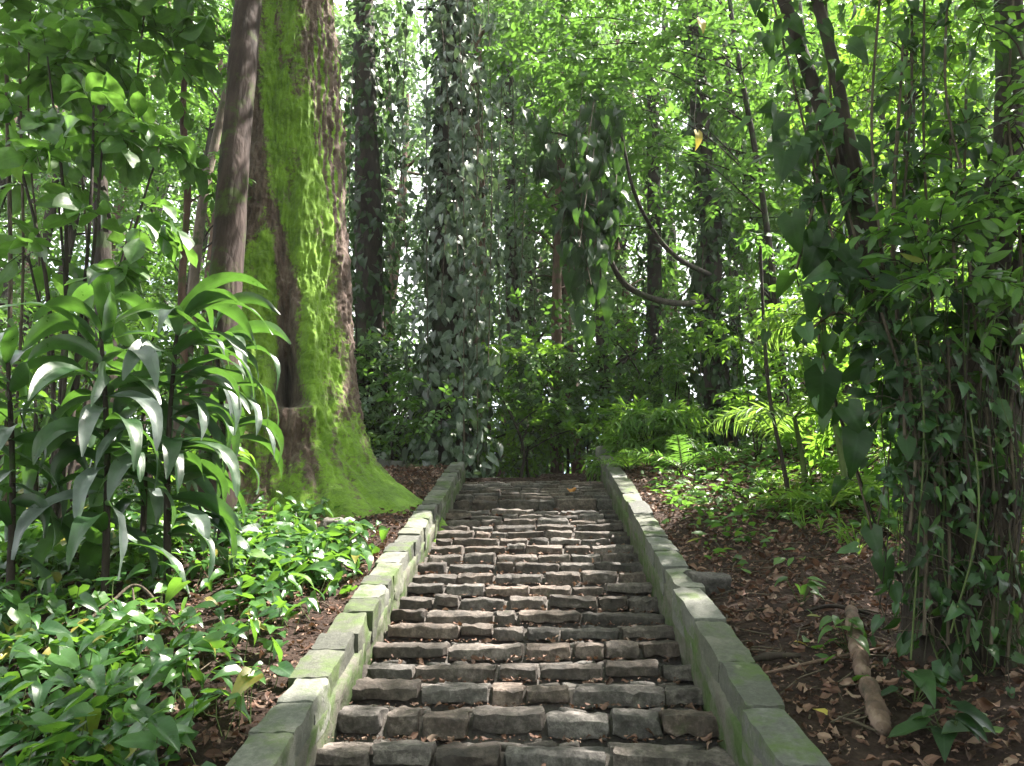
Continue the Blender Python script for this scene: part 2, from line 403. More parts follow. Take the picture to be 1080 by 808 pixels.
def moss_trunk_mat():
    m, nt, N = nodes_of('mossy_bark'); lk = nt.links.new
    tc = N('ShaderNodeTexCoord'); mp = N('ShaderNodeMapping'); mp.inputs['Scale'].default_value = (1, 1, .3); lk(tc.outputs['Object'], mp.inputs[0])
    n1 = N('ShaderNodeTexNoise', inp={'Scale': 9.0, 'Detail': 9.0, 'Roughness': .7}); lk(mp.outputs[0], n1.inputs['Vector'])
    bark = ramp(nt, [(.3, (.03, .017, .014)), (.48, (.105, .066, .054)), (.62, (.20, .14, .115)), (.75, (.33, .26, .22))]); lk(n1.outputs[0], bark.inputs[0])
    n2 = N('ShaderNodeTexNoise', inp={'Scale': 22.0, 'Detail': 8.0, 'Roughness': .75}); lk(tc.outputs['Object'], n2.inputs['Vector'])
    n4 = N('ShaderNodeTexNoise', inp={'Scale': 3.5, 'Detail': 5.0}); lk(tc.outputs['Object'], n4.inputs['Vector'])
    mixn = N('ShaderNodeMix', data_type='FLOAT', inp={0: .5}); lk(n2.outputs[0], mixn.inputs[2]); lk(n4.outputs[0], mixn.inputs[3])
    moss = ramp(nt, [(.3, (.045, .08, .010)), (.44, (.115, .21, .018)), (.56, (.185, .325, .028)), (.72, (.26, .40, .055))]); lk(mixn.outputs[0], moss.inputs[0])
    at_ = N('ShaderNodeAttribute', attribute_name='lf'); sp = N('ShaderNodeSeparateXYZ'); lk(at_.outputs['Vector'], sp.inputs[0])
    ad = N('ShaderNodeMath', operation='MULTIPLY_ADD', inp={1: 1.1}); lk(n2.outputs[0], ad.inputs[0]); lk(sp.outputs['Z'], ad.inputs[2])
    mr = N('ShaderNodeMapRange', inp={1: .92, 2: 1.10, 3: 0.0, 4: 1.0}); lk(ad.outputs[0], mr.inputs[0])
    mx = N('ShaderNodeMix', data_type='RGBA'); lk(mr.outputs[0], mx.inputs[0]); lk(bark.outputs[0], mx.inputs[6]); lk(moss.outputs[0], mx.inputs[7])
    p = N('ShaderNodeBsdfPrincipled', inp={'Roughness': .95, 'Specular IOR Level': .15}); lk(mx.outputs[2], p.inputs['Base Color'])
    p.inputs['Sheen Weight'].default_value = .15
    h = N('ShaderNodeMath', operation='MULTIPLY_ADD', inp={1: .6}); lk(n2.outputs[0], h.inputs[0]); lk(n1.outputs[0], h.inputs[2])
    b = N('ShaderNodeBump', inp={'Strength': .9, 'Distance': .05}); lk(h.outputs[0], b.inputs['Height']); lk(b.outputs[0], p.inputs['Normal'])
    o = N('ShaderNodeOutputMaterial'); lk(p.outputs[0], o.inputs[0])
    return m
M['moss_trunk'] = moss_trunk_mat()

# ------------------------------------------------------------------ light
SUN = Vector((.44, .18, .88)).normalized()
w = bpy.data.worlds.new('World'); scene.world = w; w.use_nodes = True
nt = w.node_tree; nt.nodes.clear()
sky = nt.nodes.new('ShaderNodeTexSky'); sky.sky_type = 'NISHITA'; sky.sun_disc = False
sky.sun_elevation = math.asin(SUN.z); sky.sun_rotation = math.atan2(SUN.x, SUN.y)
sky.air_density = 1.0; sky.dust_density = 2.5; sky.ozone_density = 1.0
bg = nt.nodes.new('ShaderNodeBackground'); bg.inputs['Strength'].default_value = .15
out = nt.nodes.new('ShaderNodeOutputWorld')
tcw = nt.nodes.new('ShaderNodeTexCoord'); nzw = nt.nodes.new('ShaderNodeTexNoise'); nzw.inputs['Scale'].default_value = 2.2; nzw.inputs['Detail'].default_value = 7
nt.links.new(tcw.outputs['Generated'], nzw.inputs['Vector'])
mrw = nt.nodes.new('ShaderNodeMapRange'); mrw.inputs[1].default_value = .36; mrw.inputs[2].default_value = .50
nt.links.new(nzw.outputs[0], mrw.inputs[0])
mxw = nt.nodes.new('ShaderNodeMix'); mxw.data_type = 'RGBA'; nt.links.new(mrw.outputs[0], mxw.inputs[0]); nt.links.new(sky.outputs[0], mxw.inputs[6])
mxw.inputs[7].default_value = (3.5, 3.6, 3.65, 1)      # sunlit white cloud
nt.links.new(mxw.outputs[2], bg.inputs[0]); nt.links.new(bg.outputs[0], out.inputs[0])
sl = bpy.data.lights.new('sun', 'SUN'); sl.energy = 5.0; sl.angle = R(.6); sl.color = (1.0, .94, .84)
so = bpy.data.objects.new('sun', sl); COL.objects.link(so)
so.rotation_euler = SUN.to_track_quat('Z', 'Y').to_euler()
SUNV = np.array(SUN)
vs = scene.view_settings
vs.view_transform = 'Standard'; vs.look = 'None'; vs.gamma = 1.0; vs.use_curve_mapping = False
vs.exposure = 2.5
cy = scene.cycles
cy.max_bounces = 8; cy.diffuse_bounces = 4; cy.glossy_bounces = 3; cy.transmission_bounces = 5; cy.transparent_max_bounces = 4
cy.use_denoising = True
cy.sample_clamp_indirect = 6

# ------------------------------------------------------------------ ground sheet
def axis(parts):
    out = []
    for a, b, s in parts: out.append(np.arange(a, b, s))
    return np.concatenate(out)
gx = axis([(-160, -40, 15), (-40, -8, 1.2), (-8, -5, .2), (-5, 5, .06), (5, 8, .2), (8, 40, 1.2), (40, 161, 15)])
gy = axis([(-120, -6, 6), (-6, 1.5, .4), (1.5, 11, .06), (11, 16, .25), (16, 60, 1.2), (60, 160, 15)])
GX, GY = np.meshgrid(gx, gy)
GZ = terrain(GX, GY)
mb = MB(); idx = np.arange(GX.size).reshape(GX.shape)
mb.add(np.stack([GX, GY, GZ], -1), np.stack([idx[:-1, :-1], idx[:-1, 1:], idx[1:, 1:], idx[1:, :-1]], -1).reshape(-1, 4))
tag(mb.build('ground', M['soil']), 'brown forest floor of bare soil sloping up beside the steps', kind='structure')

# ------------------------------------------------------------------ stones
def cube_template(cuts):
    bm = bmesh.new(); bmesh.ops.create_cube(bm, size=2)
    bmesh.ops.subdivide_edges(bm, edges=bm.edges[:], cuts=cuts, use_grid_fill=True)
    bm.verts.ensure_lookup_table()
    V = np.array([v.co[:] for v in bm.verts]); Q = np.array([[v.index for v in f.verts] for f in bm.faces]); bm.free()
    return V, Q
CUBE = {c: cube_template(c) for c in (3, 5, 7, 11)}
SLOPE_A = math.atan(SLOPE)

def stone(mb, c, dims, rx=0.0, ry=0.0, rz=0.0, cuts=5, k=7.0, rough=.014, skew=.06, lean=0.0, ncut=7, nose=0.0):
    V, Q = CUBE[cuts]
    V = V/((np.abs(V)**k).sum(1)**(1/k))[:, None]
    for _ in range(ncut):
        nv = rng.normal(0, 1, 3)*np.array([1, .9, 1]); nv[rng.integers(0, 3)] *= .35; nv /= np.linalg.norm(nv)
        sp_ = V@nv; lim = sp_.max()*rng.uniform(.86, .97); V = V - nv*np.clip(sp_ - lim, 0, None)[:, None]
    V = V*np.array([1, 1, 1.0])
    sx, sy, sz = rng.uniform(-skew, skew, 3)
    V = V*np.array(dims)/2
    if nose:
        for _ in range(2):
            a_ = R(rng.uniform(22, 58)); c_ = nose*rng.uniform(.6, 1.3); tl = rng.uniform(-.05, .05)
            nv = np.array([tl, -math.sin(a_), math.cos(a_)]); nv /= np.linalg.norm(nv)
            lim = nv[1]*(-dims[1]/2) + nv[2]*(dims[2]/2 - c_)
            V = V - nv*np.clip(V@nv - lim, 0, None)[:, None]
    V[:, 1] += lean*V[:, 2]
    V = V + np.stack([sx*V[:, 1] + sy*V[:, 2], sz*V[:, 0]*.3, sy*V[:, 0]*.6], -1)
    sd = rng.random(3)*50
    V = V + np.stack([fbm(V*5 + sd, 3), fbm(V*5 + sd + 7, 3), fbm(V*5 + sd + 13, 3)], -1)*rough*.55
    V = V + np.stack([vnoise(V*22 + sd), vnoise(V*22 + sd + 7), vnoise(V*22 + sd + 13)], -1)*rough*.55
    def rot(V, ax, a):
        c_, s_ = math.cos(a), math.sin(a); i, j = [(1, 2), (2, 0), (0, 1)][ax]
        W = V.copy(); W[:, i] = V[:, i]*c_ - V[:, j]*s_; W[:, j] = V[:, i]*s_ + V[:, j]*c_; return W
    V = rot(rot(rot(V, 1, ry), 2, rz), 0, rx)
    A = np.zeros_like(V); A[:, 1] = rng.random(); A[:, 2] = rng.random()
    mb.add(V + np.asarray(c), Q, A)

# step edges measured up the flight
EDGES = [1000, 920, 856, 820 + 5, 790.5, 751, 722, 699, 678, 661, 644.5, 628.6, 616, 604, 593, 582.8, 574.4, 566.7, 559.5, 553.6, 547.5, 542, 537, 526, 522.5, 519.5, 516.5, 513.8, 511.3, 509, 507]
def stair_y(py):
    d = ray(567, py)
    t = EYE[2]/(SLOPE*d[1] - d[2])
    return (EYE + d*t)[1]
SY = [stair_y(e) for e in EDGES]
stair = empty('stone_staircase', (0, SY[0], SLOPE*SY[0]), 'flight of rough dark stone steps climbing between two low mossy walls', 'staircase')
# bed of packed soil and rubble under the treads
xs = np.arange(XL - .06, XR + .07, .03); ys = np.arange(SY[0] - .2, SY[-1] + .4, .018)
X2, Y2 = np.meshgrid(xs, ys)
lev = np.zeros_like(ys)
for i, yv in enumerate(ys):
    k = np.searchsorted(SY, yv - .055) - 1
    k = max(0, min(k, len(SY) - 1)); lev[i] = SLOPE*SY[k] - .028
Z2 = lev[:, None] + fbm(np.stack([X2*9, Y2*9, X2*0], -1), 3)*.02
mb = MB(); idx = np.arange(X2.size).reshape(X2.shape)
mb.add(np.stack([X2, Y2, Z2], -1), np.stack([idx[:-1, :-1], idx[:-1, 1:], idx[1:, 1:], idx[1:, :-1]], -1).reshape(-1, 4), np.full((X2.size, 3), .5))
bed = mb
nstone = 0
for i, y0 in enumerate(SY):
    thin = i >= 24
    rise = SLOPE*(SY[i] - (SY[i-1] if i else SY[0] - .25))
    if i == 23: rise *= .8
    x = XL + rng.uniform(-.05, .02); spans = []
    while x < XR - .03:
        wd = rng.choice([.17, .24, .32, .42], p=[.12, .28, .36, .24])*rng.uniform(.85, 1.15)
        if XR - (x + wd) < .13: wd = XR - x + .03
        spans.append((x, min(x + wd, XR + .05))); x += wd
    step_o = None; smb = MB(); pieces = []
    for a, b in spans:
        m2 = MB()
        g = rng.uniform(.01, .028)
        h = rise*rng.uniform(.72, .98); dp = rng.uniform(.17, .25)
        topz = SLOPE*y0 + rng.uniform(-.016, .014)
        if thin: h = rise*.8 + .03; topz = SLOPE*y0 + rng.uniform(-.012, .012); dp = .2
        stone(m2, ((a + b)/2, y0 + dp/2 + rng.uniform(-.016, .014), topz - h/2), (b - a - g, dp, h),
              rx=rng.normal(0, .04), ry=rng.normal(0, .014), rz=rng.normal(0, .02), skew=.022, lean=-.05, nose=.021 if not thin else .014, cuts=11 if i < 14 else 7, ncut=6, k=rng.uniform(18, 40), rough=.020 if not thin else .012)
        pieces.append(m2)
    # flat rubble laid behind the front stones of the nearer treads
    if i < 15:
        xx = XL + .05
        while xx < XR - .1:
            ww = rng.uniform(.07, .17)
            if rng.random() < .8:
                stone(bed, (xx + ww/2, y0 + .215 + rng.uniform(-.03, .02), SLOPE*y0 - .026 + rng.uniform(-.008, .01)), (ww, rng.uniform(.06, .11), .04), rx=rng.normal(0, .12), ry=rng.normal(0, .1), rz=rng.normal(0, .4), cuts=3, k=6, rough=.01)
            xx += ww + .01
    split = 3 <= i and nstone + len(pieces) <= 96 and i < 20
    if not split:
        for q in pieces:
            for V, Q, A in zip(q.V, q.Q, q.A): smb.add(V, Q, A)
    if split:
        nstone += len(pieces)
        step_o = bpy.data.objects.new('step', None); COL.objects.link(step_o); step_o.empty_display_size = .1; step_o.parent = stair
        for q in pieces:
            s_o = q.build('stone', M['stone'], stair, sharp=28); s_o.parent = step_o
    else:
        stone(smb, ((XL + XR)/2, y0 + .12, SLOPE*y0 - .07), (XR - XL - .1, .12, .06), cuts=5, ncut=0)
        smb.build('step', M['stone'], stair, sharp=28)
bed.build('stair_bed', M['bed'], stair)

# low walls either side
def low_wall(name, label, xi, xo, h, y0, y1, mean, jit):
    root = empty(name, ((xi + xo)/2, y0, SLOPE*y0), label, 'low wall')
    mbw = MB()
    V, Q = CUBE[7]
    n = 420; k = 14; xs_ = np.array([xi, xo])
    # body: long rough skirt under the coping
    yy = np.linspace(y0, y1, n); sgn = 1 if xi > xo else -1
    prof = [(xi + sgn*.006, h - .18), (xi + sgn*.006, h - .21), (xi + sgn*.005, h - .24), (xi + sgn*.004, h - .27), (xi + sgn*.003, h - .30), (xi + sgn*.002, h - .33), (xi + sgn*.0, h - .36), (xi - sgn*.02, h - .55), (xo, h - .55), (xo, h - .1), (xi - sgn*.03, h - .10), (xi + sgn*.012, h - .12)]
    P = []
    for (xq, hq) in prof: P.append(np.stack([np.full(n, xq), yy, SLOPE*yy + hq], -1))
    P = np.stack(P, 1); s_ = fbm(P*6, 4)
    P[..., 0] += s_*.022 + np.abs(fbm(P*16 + 3, 3))*sgn*-.022; P[..., 2] += fbm(P*6 + 31, 3)*.01
    m = len(prof); idx = np.arange(n*m).reshape(n, m); nx = np.roll(idx, -1, 1)
    mbw.add(P, np.stack([idx[:-1], nx[:-1], nx[1:], idx[1:]], -1).reshape(-1, 4), np.full((n*m, 3), .5))
    mbw.build('wall_body', M['wall'], root)
    y = y0; nst = 0
    while y < y1 - .05:
        ln = mean*rng.uniform(1 - jit, 1 + jit)
        if y1 - (y + ln) < .12: ln = y1 - y
        yc = y + ln/2; q = MB()
        w_ = abs(xo - xi)*rng.uniform(.99, 1.03)
        stone(q, ((xi + xo)/2 + rng.uniform(-.012, .012), yc, SLOPE*yc + h - .1 + rng.uniform(-.006, .005)), (w_, ln/math.cos(SLOPE_A)*.985, .2), rx=SLOPE_A + rng.normal(0, .012), ry=rng.normal(0, .02), rz=rng.normal(0, .02), cuts=7, k=rng.uniform(20, 40), rough=.012, skew=.02, ncut=3)
        q.build('coping_stone', M['coping'], root, sharp=28)
        y += ln
    return root
low_wall('stone_wall', 'low mossy stone wall of short coping blocks beside the giant tree and leafy creeper', XL, XLO, .225, 1.7, 9.95, .27, .3)
low_wall('stone_wall', 'low stone wall of long lichen grey slabs bordering the bare litter-covered bank', XR, XRO, .285, 1.7, 10.0, .42, .25)
mb = MB()
pe = np.array([.90, 10.16, SLOPE*10.1 + .22])
stone(mb, pe, (.24, .22, .36), cuts=7, k=12, rough=.012)
tag(mb.build('end_block', M['coping'], origin=pe), 'squared stone block ending the slab wall at the top of the steps', 'stone block')
# curved edging of the path above, behind the giant root
root = empty('stone_edging', at(450, 497, 10.3), 'low curved stone edging running behind the mossy root to the stairhead', 'edging')
pp = spline([at(484, 503, 10.05), at(462, 498, 10.35), at(440, 492, 10.7), at(415, 488, 11.0), at(392, 484, 11.3)], 9)
for a, b in zip(pp[:-1], pp[1:]):
    q = MB(); c = (a + b)/2; dv = b - a
    stone(q, c - np.array([0, 0, .12]), (np.linalg.norm(dv)*1.0, .2, .3), rz=math.atan2(dv[1], dv[0]), ry=-math.asin(dv[2]/np.linalg.norm(dv)), cuts=5, k=12, rough=.012)
    q.build('edging_stone', M['coping'], root)

# ------------------------------------------------------------------ the giant mossy tree
TY = 8.15
tb = at(306, 500, TY); tb[2] = terrain(tb[0], tb[1]) - .15
ttop = at(306, -40, TY + .05)
nh, na = 420, 400
hh = np.concatenate([np.linspace(0, 2.6, 220, endpoint=False), np.linspace(2.6, ttop[2] - tb[2], nh - 220)])
aa = np.linspace(-np.pi, np.pi, na, endpoint=False)      # 0 = towards +x, -pi/2 = towards the camera
H, A_ = np.meshgrid(hh, aa, indexing='ij')
def bump(a0, wd): return np.exp(-(((A_ - a0 + np.pi) % (2*np.pi) - np.pi)/wd)**2)
hol_a = -1.27
rad = .70 - .012*H
flare = 1.02*bump(-.35, .46)*np.exp(-H/.34) + .42*bump(-.9, .5)*np.exp(-H/.42) + .36*bump(-1.75, .6)*np.exp(-H/.45) + .45*bump(-2.7, .5)*np.exp(-H/.4) + .4*bump(1.5, .9)*np.exp(-H/.4)
rad = rad + flare + .12*np.exp(-H/1.2)
rad = rad + .05*np.cos(3*A_ + .4 + H*.12) + .03*np.cos(7*A_ + H*.3)
C = np.stack([np.cos(A_)*1.0, np.sin(A_), H], -1)
rad = rad + fbm(C*np.array([2.2, 2.2, .9]), 4)*.09
rad = rad + np.abs(fbm(C*np.array([9, 9, 2.0]) + 5, 3))*-.05 + fbm(C*np.array([16, 16, 9]) + 9, 4)*.045 + fbm(C*np.array([40, 40, 24]) + 2, 2)*.016
rad = rad + (np.abs(fbm(C*np.array([4.5, 4.5, 1.6]) + 21, 3))*.30 - .08 + fbm(C*np.array([11, 11, 7]) + 4, 3)*.05)*np.exp(-H/.7)
# hollow and the cleft above it
hc = smooth(.95, 1.12, H)*(1 - .8*smooth(1.35, 1.75, H))*(1 - smooth(1.8, 2.4, H))
cl_w = .17 - .05*smooth(1.2, 2.2, H)
holl = bump(hol_a + .08*(1.4 - H), cl_w)*hc
rad = rad - .64*holl**.8 + .10*bump(hol_a - .32, .14)*hc + .12*bump(hol_a + .34, .15)*smooth(.7, 1.1, H)*(1 - smooth(1.9, 2.6, H))
rad = rad - .06*bump(hol_a + .05, .10)*smooth(2.0, 2.6, H)*(1 - smooth(3.0, 5.0, H))
rad = rad + .13*bump(hol_a + .05, .4)*np.exp(-((H - .86)/.2)**2)     # swollen lip below the hollow
fr = H/hh[-1]
cx = tb[0] + (ttop[0] - tb[0])*fr; cyy = tb[1] + (ttop[1] - tb[1])*fr
V = np.stack([cx + np.cos(A_)*rad, cyy + np.sin(A_)*rad, tb[2] + H], -1)
V[..., 2] += SLOPE*np.clip(V[..., 1] - tb[1], -1.6, .6)*np.exp(-H/.55) - .12*np.exp(-H/.08)
# moss cover: wide band facing the steps, thin ribs on the far right, bare inside the hollow
bc = np.interp(H, [0, 1.6, 2.6, 3.6, 5, 7], [-.62, -.62, -.68, -1.05, -1.42, -1.5]); bw = np.interp(H, [0, 2.6, 3.6], [.52, .52, .54])
band = np.exp(-((A_ - bc)/bw)**4) + np.exp(-((A_ + 1.74)/.30)**4)*(1 - smooth(2.6, 3.4, H))*smooth(.7, 1.2, H)
ribs = np.exp(-((A_ + .30)/.5)**4)*smooth(2.8, 3.6, H)*(.45 + .55*np.cos(A_*52 + fbm(C*2, 2)*4))*.55
base_m = (1 - smooth(.6, 1.2, H))*(.34 + .26*bump(-.25, .6))
moss = np.clip(.04 + .70*np.clip(band, 0, 1)*smooth(.4, 1.1, H) + ribs + base_m, 0, .9)
moss = moss + fbm(C*np.array([2.6, 2.6, 1.3]) + 3, 5)*.62 + fbm(C*np.array([9, 9, 4]) + 1, 3)*.22 - 1.1*holl
moss = np.clip(moss, 0, .95)*.95
mb = MB(); idx = np.arange(nh*na).reshape(nh, na); nx = np.roll(idx, -1, 1)
A3 = np.zeros((nh, na, 3)); A3[..., 2] = moss
mb.add(V, np.stack([idx[:-1], nx[:-1], nx[1:], idx[1:]], -1).reshape(-1, 4), A3)
giant = empty('giant_tree', tb, 'giant old tree with bright moss on its trunk and a dark hollow at its root', 'tree')
mb.build('trunk', M['moss_trunk'], giant)
mb = MB(); tw = MB()
for k in range(14):
    a = rng.uniform(0, 6.28); r_ = rng.uniform(1.5, 4.5)
    c = ttop + np.array([math.cos(a)*r_, math.sin(a)*r_, rng.uniform(1.5, 5.5)])
    tube(tw, spline([ttop + np.array([0, 0, .1]), (ttop + c)/2 + np.array([0, 0, .5]), c], 8), [.3, .05], 7, .2)
    cluster(mb, c, 1.5, 60, 9, .16, 'ellip', twig=tw, droop=.5)
mb.build('crown', M['vivid'], giant); tw.build('limb', M['bark_brown'], giant)

# ------------------------------------------------------------------ generic tree builder
def plant(name, label, cat, base, trunk, clusters, mat_leaf, mat_bark, group=None, key='ovate', size=.1, K=9, seg=9, wob=.25, limb_r=.02, twigs=True, droop=.35, flat=.75, foliage='crown', trunk_name='trunk', L=None, tw_r=.004):
    """trunk: list of (points, radii) stems; clusters: (centre, radius, number of twigs)"""
    root = empty(name, base, label, cat, group)
    tb_, lf = MB(), MB()
    allp = []
    for pts, rr in trunk:
        sp_ = spline(pts, max(10, int(4*len(pts))))
        tube(tb_, sp_, rr, seg, wob, rng.random()*9); allp.append(sp_)
    allp = np.concatenate(allp) if allp else None
    for c, r_, n_ in clusters:
        c = np.asarray(c, float)
        if allp is not None and limb_r:
            dd = np.linalg.norm(allp - c, axis=1) + 1.2*np.clip(allp[:, 2] - c[2] + .3, 0, 9)
            s = allp[np.argmin(dd)]
            mid = (s + c)/2 + np.array([0, 0, .12*np.linalg.norm(c - s)]) + rng.normal(0, .05, 3)*np.linalg.norm(c - s)
            tube(tb_, spline([s, mid, c], 8), [limb_r*(1 + .3*r_), limb_r*.35], 5, .15, rng.random())
        cluster(lf, c, r_, int(n_), K, size, key, L=L, droop=droop, twig=tb_ if twigs else None, flat=flat, tw=tw_r)
    lf.build(foliage, mat_leaf, root)
    tb_.build(trunk_name, mat_bark, root)
    return root

def bg_tree(name, label, x, y, h, r0, mat_leaf, mat_bark, ncl, nsp, size, lo=.25, spread=2.2, key='far', K=9, lean=None, group=None, crad=1.2, twigs=False):
    b = on_ground(x, y, -.1)
    lx, ly = lean if lean else rng.normal(0, .06*h, 2)
    pts = [b, b + np.array([lx*.3 + rng.normal(0, .1), ly*.3, h*.35]), b + np.array([lx*.6 + rng.normal(0, .15), ly*.6, h*.7]), b + np.array([lx, ly, h])]
    cl = []
    for k in range(ncl):
        f = lo + (1.05 - lo)*rng.random()**.8
        c = b + np.array([lx*f, ly*f, h*f])
        a = rng.uniform(0, 6.28); rr = spread*(.25 + .75*rng.random())*(1.15 - .55*abs(f - .6))
        c = c + np.array([math.cos(a)*rr, math.sin(a)*rr, rng.normal(0, .3)])
        cl.append((c, crad*rng.uniform(.7, 1.3), nsp))
    return plant(name, label, 'tree', b, [(pts, [r0*1.25, r0, r0*.75, r0*.35])], cl, mat_leaf, mat_bark, group, key, size, K, 8, .2, r0*.22, twigs)

# ------------------------------------------------------------------ damp forest air
HAZE = .0007
if HAZE:
    V, Q = CUBE[3]
    bm = bmesh.new(); bmesh.ops.create_cube(bm, size=2)
    me = bpy.data.meshes.new('haze')
    for v in bm.verts: v.co = (v.co.x*170, 20 + v.co.y*160, 22.5 + v.co.z*39.5)
    bm.to_mesh(me); bm.free()
    o = bpy.data.objects.new('haze', me); COL.objects.link(o); o['kind'] = 'stuff'; o['label'] = 'thin pale haze hanging in the damp forest air'
    m, nt_, N_ = nodes_of('damp_air')
    pv = N_('ShaderNodeVolumePrincipled', inp={'Density': HAZE, 'Anisotropy': .3, 'Color': (.93, .96, .93, 1)})
    oo = N_('ShaderNodeOutputMaterial'); nt_.links.new(pv.outputs[0], oo.inputs['Volume']); me.materials.append(m)

# ------------------------------------------------------------------ strap-leaved plants (long arching leaves in whorls)
def strap_leaf(mb, o, az, e0, e1, L, wd, rnd, rows=14):
    t = np.linspace(0, 1, rows); el = e0 + (e1 - e0)*smooth(.05, .95, t)
    h = np.array([math.cos(az), math.sin(az), 0]); z = np.array([0, 0, 1.0]); sd = np.cross(h, z)
    tan = np.cos(el)[:, None]*h + np.sin(el)[:, None]*z
    nn = -np.sin(el)[:, None]*h + np.cos(el)[:, None]*z
    st = L/(rows - 1); P = np.asarray(o) + np.cumsum(np.vstack([[0, 0, 0], tan[:-1]*st]), 0)
    P = P + sd*(np.sin(t*3 + rnd*20)*.03*L)[:, None]
    wv = wd*np.maximum(.10*(1 - t), np.sin(np.pi*np.minimum(1, t**.80))**.75); wv[-1] = .002
    wv = np.maximum(wv, .004)
    u = np.linspace(-1, 1, 7)
    roll = rng.normal(0, .35) + rng.normal(0, .5)*t
    cs, sn = np.cos(roll), np.sin(roll)
    s2 = sd*cs[:, None] + nn*sn[:, None]; n2 = nn*cs[:, None] - sd*sn[:, None]
    ph = rng.uniform(0, 6)
    rip = .10*np.sin(t*rng.uniform(14, 20) + ph)[:, None]*np.abs(u)[None]*np.sign(u)[None] + .07*np.sin(t*11 + ph*2)[:, None]*np.abs(u)[None]
    V = P[:, None] + s2[:, None]*(u[None, :, None]*wv[:, None, None]) + n2[:, None]*((.28*np.abs(u)[None]**1.4*wv[:, None] + rip*wd)[..., None])
    idx = np.arange(rows*7).reshape(rows, 7)
    A = np.zeros((rows, 7, 3)); A[..., 0] = u[None]; A[..., 1] = t[:, None]*.3; A[..., 2] = rnd
    mb.add(V, np.stack([idx[:-1, :-1], idx[:-1, 1:], idx[1:, 1:], idx[1:, :-1]], -1).reshape(-1, 4), A)

def strap_plant(label, stem_pts, nleaf, L, wd, lo=.3, old=.3, bias=None):  # old: share of drooping leaves, coloured grey in place of sky sheen
    pts = spline(stem_pts, 26); root = empty('strap_leaf_plant', pts[0], label, 'plant', 'strap leaved plants by the giant tree')
    st = MB(); tube(st, pts, [.026, .022, .017, .012], 8, .15)
    fo, up = MB(), MB()
    for k in range(nleaf):
        f = lo + (1 - lo)*(k/(nleaf - 1))**.8
        i = min(25, int(f*25)); az = k*2.39996 + rng.normal(0, .25)
        if bias is not None and rng.random() < .45: az = bias + rng.normal(0, .7)
        top = smooth(.75, 1.0, f)
        e0 = R(12 + 40*top) + rng.normal(0, .22); e1 = R(-82 + 34*top) + rng.normal(0, .3)
        old_sheen = rng.random() < old*(1 - .85*top)
        if old_sheen: e0 -= .35; e1 = R(-88) + rng.normal(0, .08)
        rnd = rng.uniform(.72, 1.0) if old_sheen else rng.uniform(0, .52)  # old drooping leaves get the grey that stands in for sky sheen
        strap_leaf(fo, pts[i], az, e0, e1, L*rng.uniform(.75, 1.2)*(.8 + .2*f), wd*rng.uniform(.8, 1.15), rnd)
    fo.build('foliage', M['drac'], root); st.build('stem', M['bark_dark'], root)
    return root

def stem_from(px0, py0, px1, py1, bend=.05):
    b = ground(px0, py0); t_ = at(px1, py1, b[1] + .1)
    m = (b + t_)/2 + np.array([bend, 0, 0]); b = b - np.array([0, 0, .06])
    return [b, m, t_]
strap_plant('strap-leaved plant with an upright rosette of broad arching leaves over a thick bare stem', stem_from(112, 640, 105, 330, .03), 46, .72, .066, .2, .45)
strap_plant('strap-leaved plant with silvery drooping leaves hanging towards the mossy trunk', stem_from(178, 625, 188, 335, -.04), 50, .74, .064, .2, .5, -.1)
strap_plant('shorter strap-leaved plant half hidden between its two taller neighbours', stem_from(150, 600, 150, 400, .02), 34, .6, .055, .25, .35)
strap_plant('strap-leaved plant cut by the edge of the view beside the two tall ones', stem_from(12, 650, 8, 375, .02), 34, .66, .058, .25, .35)
strap_plant('tallest strap-leaved plant leaning over the slim dark trunk', stem_from(232, 590, 226, 345, .05), 30, .70, .058, .4, .5, -.3)

# ------------------------------------------------------------------ named trunks near the giant
def stem_tree(name, label, px0, py0, pts_px, Y, radii, clusters, ml, mb_, key='ovate', size=.1, nK=9, group=None, base=None, **k):
    """trunk through the given sight lines at distance Y"""
    P = [at(x, y, Y + dy) for x, y, dy in pts_px]
    g = on_ground(P[0][0], P[0][1], -.1) if base is None else base
    P = [g] + [p for p in P if p[2] > g[2] + .15]
    cl = [(at(x, y, yy), r_, n_) for x, y, yy, r_, n_ in clusters]
    return plant(name, label, 'tree', g, [(P, radii)], cl, ml, mb_, group, key, size, nK, **k)

stem_tree('slim_tree', 'slim straight dark brown tree trunk standing close against the giant mossy tree', 0, 0,
          [(228, 520, 0), (232, 420, 0), (238, 300, 0), (249, 150, .05), (262, 0, .1), (272, -140, .2), (285, -420, .3)], 6.75, [.20, .175, .165, .155, .15, .14, .12],
          [(150, -420, 6.5, 1.2, 60), (330, -460, 7.5, 1.2, 60), (250, -560, 6.5, 1.4, 60)], M['vivid'], M['bark_slim'], 'ellip', .15, seg=28, wob=.16, limb_r=.04)
stem_tree('sapling', 'thin crooked sapling rising behind the strap-leaved plants left of the slim dark trunk', 0, 0,
          [(196, 500, 0), (194, 380, 0), (192, 300, 0), (198, 200, 0), (193, 110, .1), (203, 0, .1), (207, -80, .1)], 7.4, [.045, .04, .04, .036, .04, .03, .03],
          [(240, 60, 7.6, .45, 22), (150, 40, 7.3, .5, 26), (230, 190, 7.4, .35, 14), (210, -60, 7.4, .6, 30), (150, 150, 7.4, .4, 20)], M['vivid'], M['bark_brown'], 'ellip', .14, limb_r=.012)
